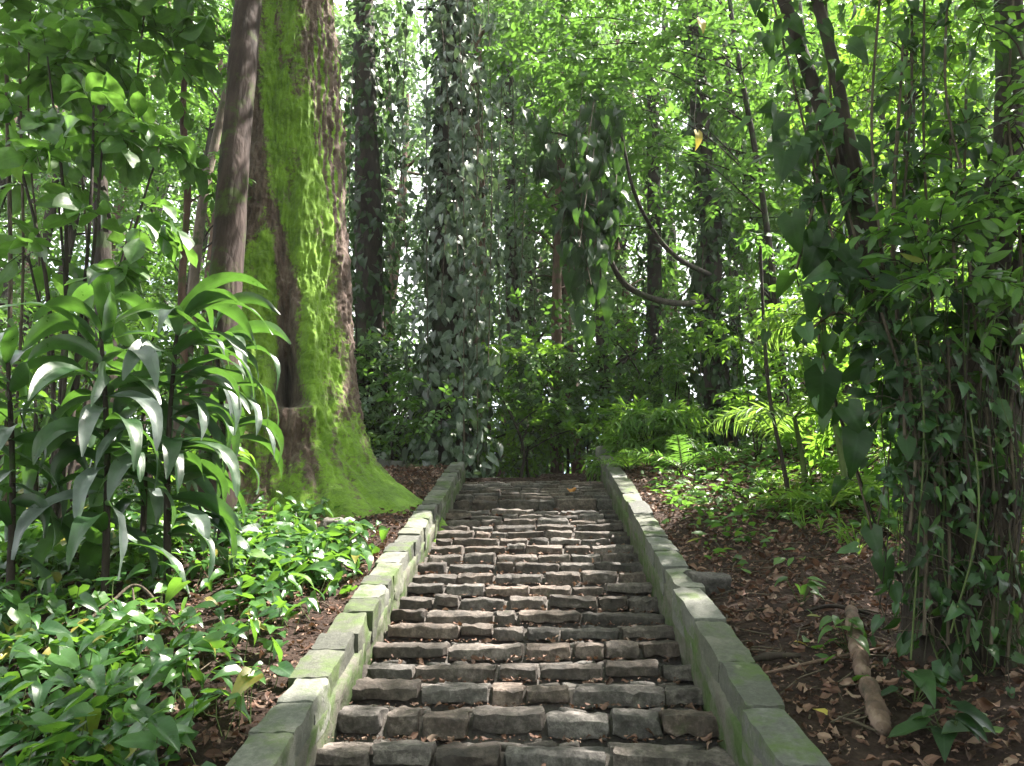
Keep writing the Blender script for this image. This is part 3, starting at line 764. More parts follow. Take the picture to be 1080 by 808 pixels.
stem_tree('sapling', 'pale slanting sapling between the crooked thin stem and the slim dark trunk', 0, 0,
          [(195, 400, 0), (210, 240, 0), (225, 160, 0), (245, 60, 0), (255, -60, .2)], 9.6, [.09, .08, .07, .06, .05],
          [(215, 90, 9.5, .7, 30), (170, 20, 9.6, .9, 40), (280, -30, 9.6, .7, 30)], M['vivid'], M['bark_pale'], 'ellip', .13, limb_r=.02)
stem_tree('forest_tree', 'dark straight forest trunk behind the first strap-leaved rosette', 0, 0,
          [(112, 420, 0), (108, 250, 0), (104, 100, 0), (124, -60, .2)], 8.6, [.13, .12, .11, .10],
          [(60, 60, 8.6, .8, 34), (150, -20, 8.6, .8, 40), (90, 170, 8.4, .5, 22), (40, -40, 8.4, .9, 40)], M['vivid'], M['bark_dark'], 'ellip', .15, limb_r=.02)
# large paddle-leaved bush filling the upper left
def bush_px(name, label, cat, base_px, Y, clusters, ml, key, size, K, stem_r=.02, group=None, barkm='bark_dark', **k):
    b0 = at(base_px[0], base_px[1], Y); b = on_ground(b0[0], b0[1], -.05)
    C_ = [(at(x, y, yy), r_, n_) for x, y, yy, r_, n_ in clusters]
    st = []
    top = np.mean([c for c, _, _ in C_], 0)
    for c, r_, n_ in C_[:8]:
        mid = (b*.45 + c*.55); mid[:2] = b[:2]*.6 + c[:2]*.4
        st.append(([b + rng.normal(0, .008, 3)*[1, 1, 0], mid, c], [stem_r*1.3, stem_r, stem_r*.5]))
    return plant(name, label, cat, b, st, C_, ml, M[barkm], group, key, size, K, 6, .15, 0, foliage='foliage', trunk_name='stem', **k)
bush_px('broad_leaf_bush', 'tall bush of big bright paddle-shaped leaves above the strap-leaved plants', 'bush', (60, 560), 6.0,
        [(50, 60, 6.0, .45, 10), (110, 130, 6.1, .4, 9), (60, 190, 5.9, .4, 9), (140, 230, 6.0, .35, 8), (30, 270, 6.0, .35, 7), (100, 60, 6.3, .4, 8), (10, 130, 6, .4, 8), (170, 150, 6.4, .35, 7), (30, 10, 6.2, .45, 9), (120, 290, 6.2, .35, 7), (70, 20, 6.6, .6, 16), (160, 60, 6.8, .55, 14), (20, 60, 6.6, .6, 16), (120, -20, 6.6, .6, 16), (40, 150, 6.8, .5, 12), (180, 0, 7, .5, 12)],
        M['vivid'], 'paddle', .27, 5, .018, L=.34, droop=.5)
bush_px('broad_leaf_bush', 'lower bush of light green leaves seen under the strap-leaved plants', 'bush', (40, 560), 6.4,
        [(20, 430, 6.4, .4, 14), (60, 480, 6.4, .35, 14), (150, 480, 6.6, .4, 14), (90, 400, 6.6, .4, 14), (20, 340, 6.6, .35, 12), (210, 470, 6.8, .35, 12)],
        M['lime'], 'ellip', .17, 6, .012, L=.3)

def hanging(label, pts, rad, leaf=None, n=0, size=.1, mat='ivy', key='heart_lo', name='hanging_vine', group='hanging forest vines', bark='vine', out=(0, -1, 0)):
    P = spline(pts, max(12, 5*len(pts)))
    root = empty(name, P[0], label, 'vine', group)
    s = MB(); tube(s, P, rad, 6, .1); s.build('stem', M[bark], root)
    if n:
        f = MB(); i = rng.integers(0, len(P) - 1, n); u = rng.random((n, 1))
        q = P[i]*(1 - u) + P[i + 1]*u + rng.normal(0, .03, (n, 3))
        d = rng.normal(0, .35, (n, 3)) + [0, 0, -1]; nn = np.asarray(out) + rng.normal(0, .5, (n, 3)) + [0, 0, .5]
        leaves(f, key, q, d, nn, size*(.6 + .7*rng.random(n))); f.build('foliage', M[mat], root)
    return root
for x0, x1, x2, yb, Y, r_ in [(4, 8, 2, 560, 6.6, .022), (18, 22, 14, 540, 6.3, .014), (34, 30, 42, 500, 6.5, .010), (88, 84, 90, 520, 7.2, .012), (160, 140, 132, 200, 7.0, .014)]:
    b = at(x2, yb, Y); g = on_ground(b[0], b[1]) if yb > 450 else b
    hanging({4: 'thickest pale vine stem hanging at the very edge beside the strap-leaved plants', 18: 'second pale vine stem hanging just inside the thick edge vine', 34: 'thin wavy vine stem hanging third from the edge among paddle leaves', 88: 'thin vine stem hanging in front of the dark straight trunk', 160: 'pale curved vine stem looping down beside the crooked sapling'}[x0],
            [at(x0, -60, Y), at(x1, 130, Y), at((x1 + x2)/2 + 6, 300 if yb > 450 else 160, Y), g], r_)

# ------------------------------------------------------------------ ivy-clad trunks
def ivy_tree(label, pts_px, Y, r0, r1, n_ivy, size, strands, ml='ivy', clusters=(), top=1.0, cover=(0, 1), puff=1.0, bark='bark_dark', csize=.14, cm='mid'):
    P = [at(x, y, Y + .0*i) for i, (x, y) in enumerate(pts_px)]
    g = on_ground(P[0][0], P[0][1], -.1); P = [g] + [p for p in P if p[2] > g[2] + .2]
    root = empty('ivy_clad_tree', g, label, 'tree', 'ivy-clad trunks beyond the stairhead')
    S = spline(P, 40); t = MB(); tube(t, S, [r0, r1], 16, .2); 
    cf = MB()
    for x, y, yy, r_, n_ in clusters:
        c = at(x, y, yy); dd = np.linalg.norm(S - c, axis=1); s = S[np.argmin(dd)]
        tube(t, spline([s, (s + c)/2 + [0, 0, .15], c], 6), [.05, .02], 5)
        cluster(cf, c, r_, n_, 9, csize, 'ovate', twig=t)
    t.build('trunk', M[bark], root)
    if cf.n: cf.build('crown', M[cm], root)
    f = MB(); n = n_ivy
    u = cover[0] + (cover[1] - cover[0])*rng.random(n); k = np.minimum((u*39).astype(int), 38); fr = (u*39 - k)[:, None]
    c = S[k]*(1 - fr) + S[k + 1]*fr; a = rng.uniform(0, 6.283, n)
    o = np.stack([np.cos(a), np.sin(a), np.zeros(n)], -1)
    lump = .5 + .9*np.clip(fbm(np.stack([c[:, 2]*1.6, a*1.2, a*0 + Y], -1), 3) + .45, 0, 1.2)
    rr = (r0 + (r1 - r0)*u)*(.95 + puff*lump*rng.random(n)**1.5*.9) + .03
    pos = c + o*rr[:, None]
    d = o*.35 + [0, 0, -1] + rng.normal(0, .4, (n, 3)); nn = o + [0, 0, .35] + rng.normal(0, .4, (n, 3))
    leaves(f, 'heart_lo', pos, d, nn, size*(.55 + .8*rng.random(n)))
    # strands of the same ivy hanging free
    sv = MB()
    for (x, y0, y1, dy, m_) in strands:
        a0 = at(x, y0, Y + dy); b0 = at(x + rng.normal(0, 5), y1, Y + dy)
        L_ = spline([a0, (a0 + b0)/2 + rng.normal(0, .08, 3), b0], 12); tube(sv, L_, .007, 4)
        i = rng.integers(0, 11, m_); uu = rng.random((m_, 1)); q = L_[i]*(1 - uu) + L_[i + 1]*uu + rng.normal(0, .07, (m_, 3))
        leaves(f, 'heart_lo', q, rng.normal(0, .4, (m_, 3)) + [0, 0, -1], rng.normal(0, .6, (m_, 3)) + [0, -1, .5], size*(.5 + .7*rng.random(m_)))
    f.build('ivy', M[ml], root)
    if sv.n: sv.build('hanging_stem', M['vine'], root)
    return root
ivy_tree('broad trunk wholly wrapped in hanging silver-grey ivy right behind the stairhead', [(474, 500), (474, 400), (474, 300), (476, 200), (478, 80), (480, -60)], 11.0, .34, .20, 2600, .175,
         [(450, -20, 420, -.5, 60), (462, -20, 330, -.7, 60), (495, -20, 470, -.6, 90), (515, 0, 430, -.5, 80), (430, 0, 300, -.4, 50), (505, 60, 490, -.8, 80), (485, 30, 480, -.9, 60), (530, 60, 400, -.2, 60)],
         clusters=[(440, 10, 10.8, .8, 12), (515, 0, 10.8, .8, 12)], cm='grey', puff=1.4)
ivy_tree('reddish brown bare trunk with thin ivy just right of the silver ivy trunk', [(508, 490), (506, 300), (503, 150), (500, -60)], 12.6, .17, .12, 500, .14,
         [(520, 100, 480, -.3, 80), (540, 60, 470, 0, 90), (556, 120, 480, 0, 80)], clusters=[(520, 30, 12.3, 1.0, 40)], bark='bark_brown', cm='grey')
ivy_tree('dark ivy trunk standing in shade just right of the giant mossy tree', [(392, 470), (390, 330), (388, 200), (384, 60), (384, -60)], 12.2, .30, .2, 1500, .15,
         [(372, 60, 330, -.6, 50), (405, 40, 330, -.6, 60), (418, -20, 260, -.3, 60)], ml='dark', clusters=[(395, 60, 12, .9, 40), (420, -10, 12, 1.0, 40)], cm='grey')
ivy_tree('leaning dark ivy-clad trunk above the ferns right of the steps', [(762, 470), (756, 400), (748, 320), (750, 240), (738, 120), (728, -60)], 11.6, .24, .15, 1500, .14,
         [(742, 250, 420, -.3, 40), (770, 280, 440, -.3, 40)], ml='dark', clusters=[(700, 40, 11.3, 1.0, 50), (770, 60, 11.4, 1.0, 50), (735, -40, 11, 1.2, 50)], cm='vivid', csize=.13)
ivy_tree('slender ivy trunk in the misty gap straight above the steps', [(545, 480), (541, 330), (538, 200), (536, 0)], 15.5, .17, .13, 900, .15,
         [(560, 100, 460, 0, 90), (580, 80, 440, 0, 90), (600, 150, 450, .5, 70)], ml='grey', clusters=[(560, 60, 15, 1.2, 40)], cm='grey')
ivy_tree('dark bare-topped trunk between the bright shrub and the leaning ivy trunk', [(692, 440), (690, 340), (690, 240), (688, 60)], 14.0, .17, .13, 500, .13, [(676, 200, 400, 0, 40)], ml='dark', clusters=[(690, 100, 13.6, 1.0, 40)], cm='mid')

# ------------------------------------------------------------------ curved liana and the dark clump it carries
lp = [at(655, 140, 8.6), at(668, 200, 8.6), at(690, 245, 8.7), at(712, 270, 8.9), at(734, 283, 9.8), at(750, 290, 11.6)]
hanging('dark branch sweeping down towards the leaning ivy trunk', lp, [.022, .028, .034, .04], name='liana', group='curved lianas', bark='bark_dark')
hanging('dark branch curving up beneath the other into the hanging leaf clump', [at(628, 215, 8.4), at(640, 262, 8.4), at(655, 295, 8.5), at(680, 312, 8.7), at(715, 320, 9.6), at(750, 318, 11.6)], [.028, .034, .042, .05], name='liana', group='curved lianas', bark='bark_dark')
root = empty('hanging_creeper', at(620, 140, 8.3), 'dark heart-leaved creeper clump hanging from the branches over the steps', 'creeper')
f, s = MB(), MB()
for k in range(34):
    x = 621 + rng.normal(0, 13)*(1 if k % 3 else 1.8); y1 = rng.uniform(190, 335) - abs(x - 619)*2.2
    a0 = at(x + rng.normal(0, 12), rng.uniform(95, 215), 8.3 + rng.normal(0, .2)); b0 = at(x + rng.normal(0, 8), y1, 8.3 + rng.normal(0, .2))
    L_ = spline([a0, (a0 + b0)/2 + rng.normal(0, .05, 3), b0], 9); tube(s, L_, .006, 4)
    m_ = 16; i = rng.integers(0, 8, m_); uu = rng.random((m_, 1)); q = L_[i]*(1 - uu) + L_[i + 1]*uu + rng.normal(0, .06, (m_, 3))
    leaves(f, 'heart', q, rng.normal(0, .3, (m_, 3)) + [0, 0, -1], rng.normal(0, .5, (m_, 3)) + [0, -1, .4], .19*(.6 + .6*rng.random(m_)))
for x, y in [(620, 355), (607, 340), (640, 330), (632, 310), (600, 300)]:
    p = at(x, y - 12, 8.2); leaves(f, 'heart', p, [.1, 0, -1], [.2, -1, .3], .24)
f.build('foliage', M['dark'], root); s.build('stem', M['vine'], root)
yl = MB()
for x, y in [(609, 178), (640, 195), (626, 135), (740, 30), (737, 150), (660, 5)]:
    pass
for (x, y, Y, sz, mt, lab) in [(610, 170, 8.1, .21, 'lime', 'single glowing yellow-green heart leaf hanging before the dark creeper clump'), (739, 22, 6.6, .20, 'yellow', 'yellowing rounded leaf lit among green sprays at the top of the view'), (736, 140, 6.8, .20, 'yellow', 'yellow-brown leaf hanging right of the creeper clump over the branch')]:
    p = at(x, y, Y); o = empty('hanging_leaf', p, lab, 'leaf'); m, m2 = MB(), MB()
    leaves(m, 'heart', p, [.15, 0, -1], [.5, -1, .5], sz*.8, .6); tube(m2, spline([p, p + [-.03, 0, .12], p + [.02, .02, .5], p + [.1, .05, 1.3]], 10), .004, 4)
    m.build('leaf_blade', M[mt], o); m2.build('stalk', M['bark_dark'], o)

# ------------------------------------------------------------------ near tree on the right, wrapped in big-leaved creeper
gR = ground(1010, 690)
YR = gR[1]
def atR(x, y, dy=0): return at(x, y, YR + dy)
root = empty('twin_stem_tree', gR, 'dark tree with leaning twin stems smothered in creeper beside the littered bank', 'tree')
t = MB()
tube(t, spline([gR - [0, 0, .15], atR(1012, 600), atR(1012, 500, .05), atR(1022, 400, .1), atR(1042, 290, .15), atR(1060, 180, .2), atR(1066, 60, .3), atR(1060, -80, .4)], 50), [.30, .22, .17, .14, .11, .09, .08, .07], 24, .32)
tube(t, spline([gR + [-.10, .02, -.15], atR(985, 600, -.05), atR(975, 500, -.05), atR(955, 400), atR(920, 290, .05), atR(893, 200, .1), atR(868, 120, .15), atR(820, -20, .3)], 44), [.18, .12, .10, .085, .065, .055, .045, .04], 14, .3)
tube(t, spline([gR + [-.02, -.08, -.15], atR(1000, 610, -.1), atR(985, 500, -.1), atR(965, 410, -.1), atR(935, 330), atR(915, 230), atR(893, 140), atR(880, 70), atR(850, -40)], 44), [.16, .11, .09, .07, .05, .045, .04, .035, .03], 12, .3)
tube(t, spline([gR + [.2, -.05, -.15], atR(1050, 600, -.1), atR(1060, 480, -.05), atR(1062, 360), atR(1085, 250, .1)], 30), [.15, .10, .08, .06, .05], 12, .3)
t.build('trunk', M['bark_dark'], root)
cr = empty('climbing_creeper', gR, 'creeper with large dark heart-shaped leaves climbing the twin-stemmed tree', 'creeper')
f, f2, s = MB(), MB(), MB()
def creeper(line, n, spread, size, out=(0, -1, .2)):
    n = int(n*2.0); size = size*.74
    L_ = spline(line, 30); tube(s, L_, .008, 5, .1)
    i = rng.integers(0, 29, n); uu = rng.random((n, 1)); q0 = L_[i]*(1 - uu) + L_[i + 1]*uu
    off = rng.normal(0, spread, (n, 3)); q = q0 + off
    d = rng.normal(0, .55, (n, 3)) + [0, 0, -.9] + off*3.5; nn = rng.normal(0, .7, (n, 3)) + np.asarray(out) + off*3
    hv = rng.random(n) < .36
    leaves(f, 'heart', q[~hv], d[~hv], nn[~hv], size*(.35 + .8*rng.random((~hv).sum()))); leaves(f2, 'heart', q[hv], d[hv], nn[hv], size*(.35 + .7*rng.random(hv.sum())))
    for a, b in zip(q0[::3], q[::3]): tube(s, np.array([a, (a + b)/2 + [0, 0, .02], b]), .0025, 3)
creeper([atR(900, 320, -.1), atR(870, 220), atR(845, 120, .1), atR(815, 0, .2)], 52, .12, .20)
creeper([atR(950, 380, -.2), atR(910, 280, -.1), atR(880, 140), atR(870, -20)], 52, .13, .19)
creeper([atR(1000, 470, -.25), atR(940, 380, -.2), atR(890, 330, -.1), atR(850, 350, -.1)], 50, .12, .18)
creeper([atR(1030, 420, -.2), atR(1045, 300), atR(1060, 150, .1), atR(1070, -20, .2)], 46, .13, .17)
creeper([atR(1040, 640, -.25), atR(1030, 540, -.25), atR(1000, 440, -.25), atR(980, 360, -.2)], 46, .16, .15)
creeper([atR(985, 680, -.25), atR(975, 560, -.25), atR(970, 440, -.2)], 26, .10, .13)
creeper([atR(1075, 690, -.3), atR(1070, 560, -.2), atR(1065, 430, -.1), atR(1075, 300, 0)], 40, .12, .16)
creeper([atR(935, 620, .1), atR(915, 540, .1), atR(890, 450, .1), atR(868, 380, .1), atR(862, 340, .1)], 13, .10, .16)
for (x0, y0, x1, y1) in [(960, 430, 975, 670), (985, 420, 1000, 680), (1015, 450, 1020, 690), (1040, 430, 1045, 690), (1065, 450, 1062, 700), (955, 380, 960, 560), (1000, 360, 985, 520), (930, 330, 955, 470)]:
    creeper([atR(x0, y0, -.3), atR((x0 + x1)/2 + 8, (y0 + y1)/2, -.32), atR(x1, y1, -.34)], 34, .09, .085)
for k in range(11):
    x = rng.uniform(835, 1075); y0 = rng.uniform(-40, 150); y1 = y0 + rng.uniform(150, 380); dy = rng.uniform(-.3, .25)
    creeper([atR(x, y0, dy), atR(x + rng.normal(0, 8), (y0 + y1)/2, dy - .05), atR(x + rng.normal(0, 12), y1, dy - .1)], 20, .07, .12)
for x, y, z_ in [(868, 405, .24), (848, 320, .22), (895, 440, .17), (905, 468, .2), (930, 600, .14), (828, 170, .23), (835, 240, .2), (862, 262, .22), (905, 160, .2), (820, 130, .18)]:
    p = atR(x, y - 10, -.15); leaves(f, 'heart', p, rng.normal(0, .25, 3) + [-.1, 0, -1], [rng.normal(0, .4), -1, .2], z_, rng.random())
f.build('foliage', M['dark'], cr); f2.build('young_foliage', M['mid'], cr); s.build('stem', M['vine'], cr)
# free-hanging root strands round that trunk
k_ = 0
strands_lab = ['thick', 'thin', 'wiry', 'slack', 'straight', 'bent', 'looped', 'frayed']
rs = empty('aerial_root_curtain', gR, 'curtain of thin hanging roots and stems around the creeper-covered dark trunk', 'aerial roots')
for grp in range(95):
    m = MB(); x = rng.choice([rng.uniform(945, 1080), rng.uniform(1000, 1080)]); y0 = rng.uniform(250, 520); y1 = rng.uniform(600, 720)
    dy = rng.uniform(-.42, .05)
    a0 = atR(x + rng.normal(0, 10), y0, dy); b0 = atR(x + rng.normal(0, 14), y1, dy); b0[2] = max(b0[2], float(terrain(b0[0], b0[1])) - .02)
    tube(m, spline([a0, a0*.65 + b0*.35 + rng.normal(0, .05, 3), a0*.3 + b0*.7 + rng.normal(0, .05, 3), b0], 18), rng.choice([.002, .003, .005]), 4, .1)
    m.build('hanging_root', M[('bark_dark', 'bark_dark', 'bark_dark', 'vine', 'green_stem')[rng.integers(0, 5)]], rs)
hanging('thin dark vine slanting from the big heart leaf down to the bank', [atR(862, 345, .1), atR(880, 420, .1), atR(905, 500, .1), atR(930, 570, .1), atR(962, 640, .1)], .008, None, 0, bark='bark_dark')

# ------------------------------------------------------------------ bright leafy trees on the right and above the steps
stem_tree('bright_leaf_tree', 'slim tree spreading bright yellow-green leaf sprays above the steps', 0, 0, [(835, 500, 0), (820, 330, 0), (800, 180, 0), (775, 40, 0), (760, -80, 0)], 10.3, [.07, .05, .045, .04, .035],
          [(615, 105, 8.9, .42, 23), (655, 95, 8.8, .4, 20), (585, 60, 9.0, .45, 20), (690, 150, 9.2, .4, 17), (640, 40, 10.1, 0.63, 35), (690, 90, 9.9, 0.69, 41), (735, 50, 9.9, 0.69, 41), (790, 110, 10.1, 0.63, 38), (600, 90, 10.3, 0.44, 18), (770, 200, 10.3, 0.57, 29), (700, 170, 10.3, 0.50, 23), (580, 20, 10.3, 0.63, 29), (800, 300, 10.5, 0.57, 29), (840, 40, 9.9, 0.69, 35), (655, 130, 10.2, 0.38, 18), (540, 60, 10.5, 0.44, 18), (720, -30, 9.7, 0.76, 41), (630, -30, 9.7, 0.76, 41)],
          M['vivid'], M['bark_dark'], 'ovate', .135, limb_r=.012, L=.42)
stem_tree('bright_leaf_tree', 'slim tree with lime leaves glowing behind the twin-stemmed creeper tree', 0, 0, [(985, 470, 0), (975, 330, 0), (960, 180, 0), (965, 30, 0), (970, -80, 0)], 6.6, [.06, .05, .045, .04, .03],
          [(930, 40, 6.5, .5, 42), (985, 100, 6.6, .5, 42), (1040, 150, 6.6, .5, 42), (960, 200, 6.8, .45, 36), (1030, 50, 6.4, .5, 39), (930, 290, 6.8, .4, 33), (1050, 260, 6.6, .4, 33), (980, 330, 7, .4, 30), (900, 100, 6.8, .45, 33), (890, 210, 6.8, .4, 27), (1075, 350, 6.6, .4, 27), (960, -30, 6.4, .5, 36)],
          M['lime'], M['bark_dark'], 'ovate', .095, limb_r=.012, L=.38)
stem_tree('bright_leaf_tree', 'nearer small tree holding leafy sprays across the creeper-covered right-hand stem', 0, 0, [(1110, 560, 0), (1100, 400, 0), (1095, 260, 0), (1090, 100, 0)], 3.9, [.05, .045, .04, .03],
          [(1040, 210, 3.7, .24, 24), (1060, 130, 3.8, .25, 21), (985, 250, 3.6, .22, 18), (1000, 300, 3.5, .22, 18), (1060, 330, 3.7, .25, 21), (1020, 20, 3.9, .28, 21), (940, 190, 3.9, .2, 13)],
          M['vivid'], M['bark_dark'], 'ellip', .11, limb_r=.008, L=.3)
stem_tree('shade_tree', 'dark-leaved tree filling the upper gap between the bright sprays and creeper stems', 0, 0, [(905, 470, 0), (880, 330, 0), (860, 180, 0), (845, 30, 0), (835, -80, 0)], 11.6, [.12, .085, .07, .06, .05],
          [(760, 30, 11.6, 0.96, 50), (830, 80, 11.6, 0.96, 50), (900, 20, 11.6, 0.96, 50), (820, 160, 11.8, 0.84, 44), (700, 20, 11.6, 0.84, 40), (930, 110, 11.6, 0.84, 44), (1000, 20, 11.5, 0.96, 50), (1060, 90, 11.4, 0.96, 50), (780, 230, 12.0, 0.60, 30), (870, 250, 11.8, 0.60, 30), (650, -20, 11.4, 0.96, 50)],
          M['mid'], M['bark_dark'], 'ovate', .12, limb_r=.015, L=.5)
under = [('airy understory bush of yellow-green leaves beyond the thin bare sapling', (800, 500), 9.2, [(800, 430, 9.2, .45, 30), (840, 380, 9.3, .45, 30), (780, 360, 9.6, .4, 26), (850, 470, 9.0, .4, 26)], 'lime', .11),
         ('sunlit understory bush between thin sapling and dark creeper trunk', (900, 540), 7.4, [(890, 450, 7.4, .4, 30), (930, 480, 7.2, .35, 26), (900, 520, 7.0, .35, 26), (860, 510, 7.6, .35, 26), (930, 400, 7.4, .4, 28)], 'lime', .10),
         ('light green bush filling the gap behind the dark creeper trunk', (1040, 520), 6.2, [(1050, 430, 6.2, .4, 30), (1075, 520, 6.0, .35, 24), (980, 420, 6.4, .35, 24), (950, 560, 6.0, .3, 20), (1070, 600, 5.4, .3, 20)], 'vivid', .10),
         ('pale feathery bush under the leaning ivy trunk', (720, 470), 11.4, [(715, 400, 12, .6, 34), (790, 420, 12, .6, 34), (660, 410, 12.6, .6, 34), (740, 350, 12.6, .6, 30)], 'vivid', .11)]
for lab, bp, Y, cl, mt, sz in under:
    bush_px('understory_bush', lab, 'bush', bp, Y, cl, M[mt], 'ovate', sz, 8, .010, 'understory bushes on the bank')
bush_px('bright_shrub', 'bright yellow-green fine-leaved shrub at the top of the slab wall', 'shrub', (690, 500), 9.9,
        [(665, 470, 9.9, .30, 46), (690, 445, 9.9, .32, 50), (715, 465, 9.9, .30, 46), (660, 440, 10.0, .25, 34), (715, 440, 10.0, .25, 34), (645, 490, 9.9, .2, 26), (690, 492, 9.7, .25, 30), (675, 445, 10, .22, 26)], M['lime'], 'lance', .16, 9, .006, L=.22, flat=.7)
stem_tree('sapling', 'thin bare leaning sapling stem standing on the bank right of the palm fronds', 0, 0, [(838, 560, 0), (826, 490, 0), (812, 420, 0), (806, 350, 0), (802, 260, .1)], 7.0, [.022, .02, .018, .014], [(800, 250, 7.1, .2, 8)], M['vivid'], M['bark_dark'], 'ovate', .1, limb_r=.005)

# ------------------------------------------------------------------ palm and fern fronds
def frond(mb, st, o, az, e0, e1, L, nl, ll, wd=.02, vee=.5):
    t = np.linspace(0, 1, 16); el = e0 + (e1 - e0)*t
    h = np.array([math.cos(az), math.sin(az), 0]); z = np.array([0, 0, 1.0]); sd = np.cross(h, z)
    tan = np.cos(el)[:, None]*h + np.sin(el)[:, None]*z
    P = np.asarray(o) + np.cumsum(np.vstack([[0, 0, 0], tan[:-1]*L/15]), 0)
    tube(st, P, [.008, .003], 5)
    u = np.linspace(.12, .99, nl); i = u*15; k = np.minimum(i.astype(int), 14); fr = (i - k)[:, None]
    q = P[k]*(1 - fr) + P[k+1]*fr; tt = tan[k]; nn = np.cross(sd, tt); nn = np.where(nn[:, 2:] < 0, -nn, nn)
    ln = ll*np.sin(np.pi*np.clip(u*.85 + .14, 0, 1))**.7
    for sg in (-1, 1):
        d = tt*.55 + sd*sg + nn*vee*.4 + rng.normal(0, .06, (nl, 3))
        leaves(mb, 'lance', q, d, nn + rng.normal(0, .15, (nl, 3)), ln, None, wide=wd/.02*.55)
def frond_plant(name, label, cat, px, py, Y, n, e0, e1, L, nl, ll, mat, az=None, stem_h=.0, wd=.02):
    b0 = at(px, py, Y); b = on_ground(b0[0], b0[1]); top = b + np.array([0, 0, max(stem_h, .05)])
    if b0[2] > b[2] + .4: top = b0
    root = empty(name, b, label, cat)
    f, s = MB(), MB()
    if top[2] - b[2] > .2: tube(s, spline([b - [0, 0, .05], (b + top)/2 + rng.normal(0, .04, 3), top], 10), [.03, .022], 7, .2)
    for k in range(n):
        a = (k*2.4 + rng.normal(0, .2)) if az is None else az[k % len(az)] + rng.normal(0, .1)
        frond(f, s, top, a, e0 + rng.normal(0, .12), e1 + rng.normal(0, .15), L*rng.uniform(.8, 1.15), nl, ll, wd)
    f.build('foliage', M[mat], root); s.build('stalk', M['green_stem'], root)
frond_plant('fern', 'dark green fern with ladder-like fronds beneath the leaning ivy trunk', 'fern', 720, 500, 8.7, 7, .75, -.25, .75, 24, .17, 'vivid', None, 0, .03)
frond_plant('fern', 'small fern beside the bright shrub at the slab wall', 'fern', 665, 520, 9.0, 8, .8, -.3, .5, 18, .12, 'lime', None, 0, .03)
frond_plant('palm', 'young palm with pale feathery fronds standing behind the thin bare sapling', 'palm', 838, 440, 7.3, 6, .5, -.6, .85, 32, .28, 'palm', [2.9, 3.5, -.4, .3, 1.8, -1.4, 4.2, -.9, 2.3])
frond_plant('palm', 'young palm with a silver-lit frond in the gap left of the creeper tree', 'palm', 868, 335, 6.8, 7, .4, -.8, .75, 30, .28, 'palm', [3.3, 2.6, -.3, .5, 4.3, 5.2, 1.6])
frond_plant('palm', 'low palm seedling spreading arching fronds over the bank grass', 'palm', 880, 570, 6.6, 5, .8, -.3, .7, 26, .26, 'palm')

# ------------------------------------------------------------------ background forest
FM = ['grey', 'mid', 'grey', 'mid', 'vivid', 'grey']
far_lab = 'tall distant forest tree standing in the dense wood beyond the stairhead'
def bgx(px, Y): return at(px, 400, Y)[0]
rows = [(13.5, [(585, 'grey'), (640, 'vivid'), (820, 'vivid'), (905, 'lime'), (985, 'lime'), (60, 'vivid'), (170, 'vivid')]),
        (17, [(350, 'grey'), (455, 'grey'), (530, 'grey'), (610, 'grey'), (680, 'mid'), (770, 'vivid'), (860, 'lime'), (950, 'vivid'), (1050, 'lime'), (20, 'vivid'), (120, 'lime'), (230, 'vivid'), (-60, 'vivid'), (1140, 'vivid')]),
        (22, [(400, 'grey'), (490, 'grey'), (570, 'mid'), (650, 'grey'), (730, 'vivid'), (820, 'vivid'), (910, 'vivid'), (1000, 'lime'), (1090, 'vivid'), (80, 'vivid'), (180, 'vivid'), (280, 'vivid'), (-30, 'mid')]),
        (29, [(x, FM[i % 6]) for i, x in enumerate(range(-90, 1200, 100))]),
        (38, [(x, FM[(i + 2) % 6]) for i, x in enumerate(range(-120, 1240, 96))])]
names = iter(['hazy slim tree above the middle of the stairhead', 'green slim tree behind the hanging creeper clump', 'bright forest tree right of the leaning ivy trunk', 'glowing lime tree behind the palms', 'glowing lime tree behind the creeper-covered stems', 'vivid forest tree behind the paddle-leaved bush', 'vivid forest tree behind the crooked sapling'])
for ri, (Y, lst) in enumerate(rows):
    for px, mt in lst:
        Yj = Y + rng.uniform(-1, 1); x = bgx(px, Yj)
        h = {0: 11, 1: 14, 2: 18, 3: 24, 4: 30}[ri]*rng.uniform(.85, 1.15)
        lab = next(names) if ri == 0 else None
        bg_tree('forest_tree', lab or far_lab, x, Yj, h, [.10, .14, .2, .25, .3][ri], M[mt], M[['bark_dark', 'bark_brown', 'bark_pale'][rng.integers(0, 3)]],
                [19, 20, 20, 18, 16][ri], [24, 24, 22, 20, 18][ri], [.15, .18, .22, .28, .36][ri], lo=.12, spread=[1.5, 1.9, 2.4, 3.2, 4.0][ri], crad=[.8, 1.0, 1.3, 1.7, 2.2][ri], K=8,
                group=None if ri == 0 else 'distant forest trees', key='ovate' if ri < 2 else 'far', twigs=False)
shrub_lab = 'leafy green forest shrub filling the floor of the wood beyond the steps'
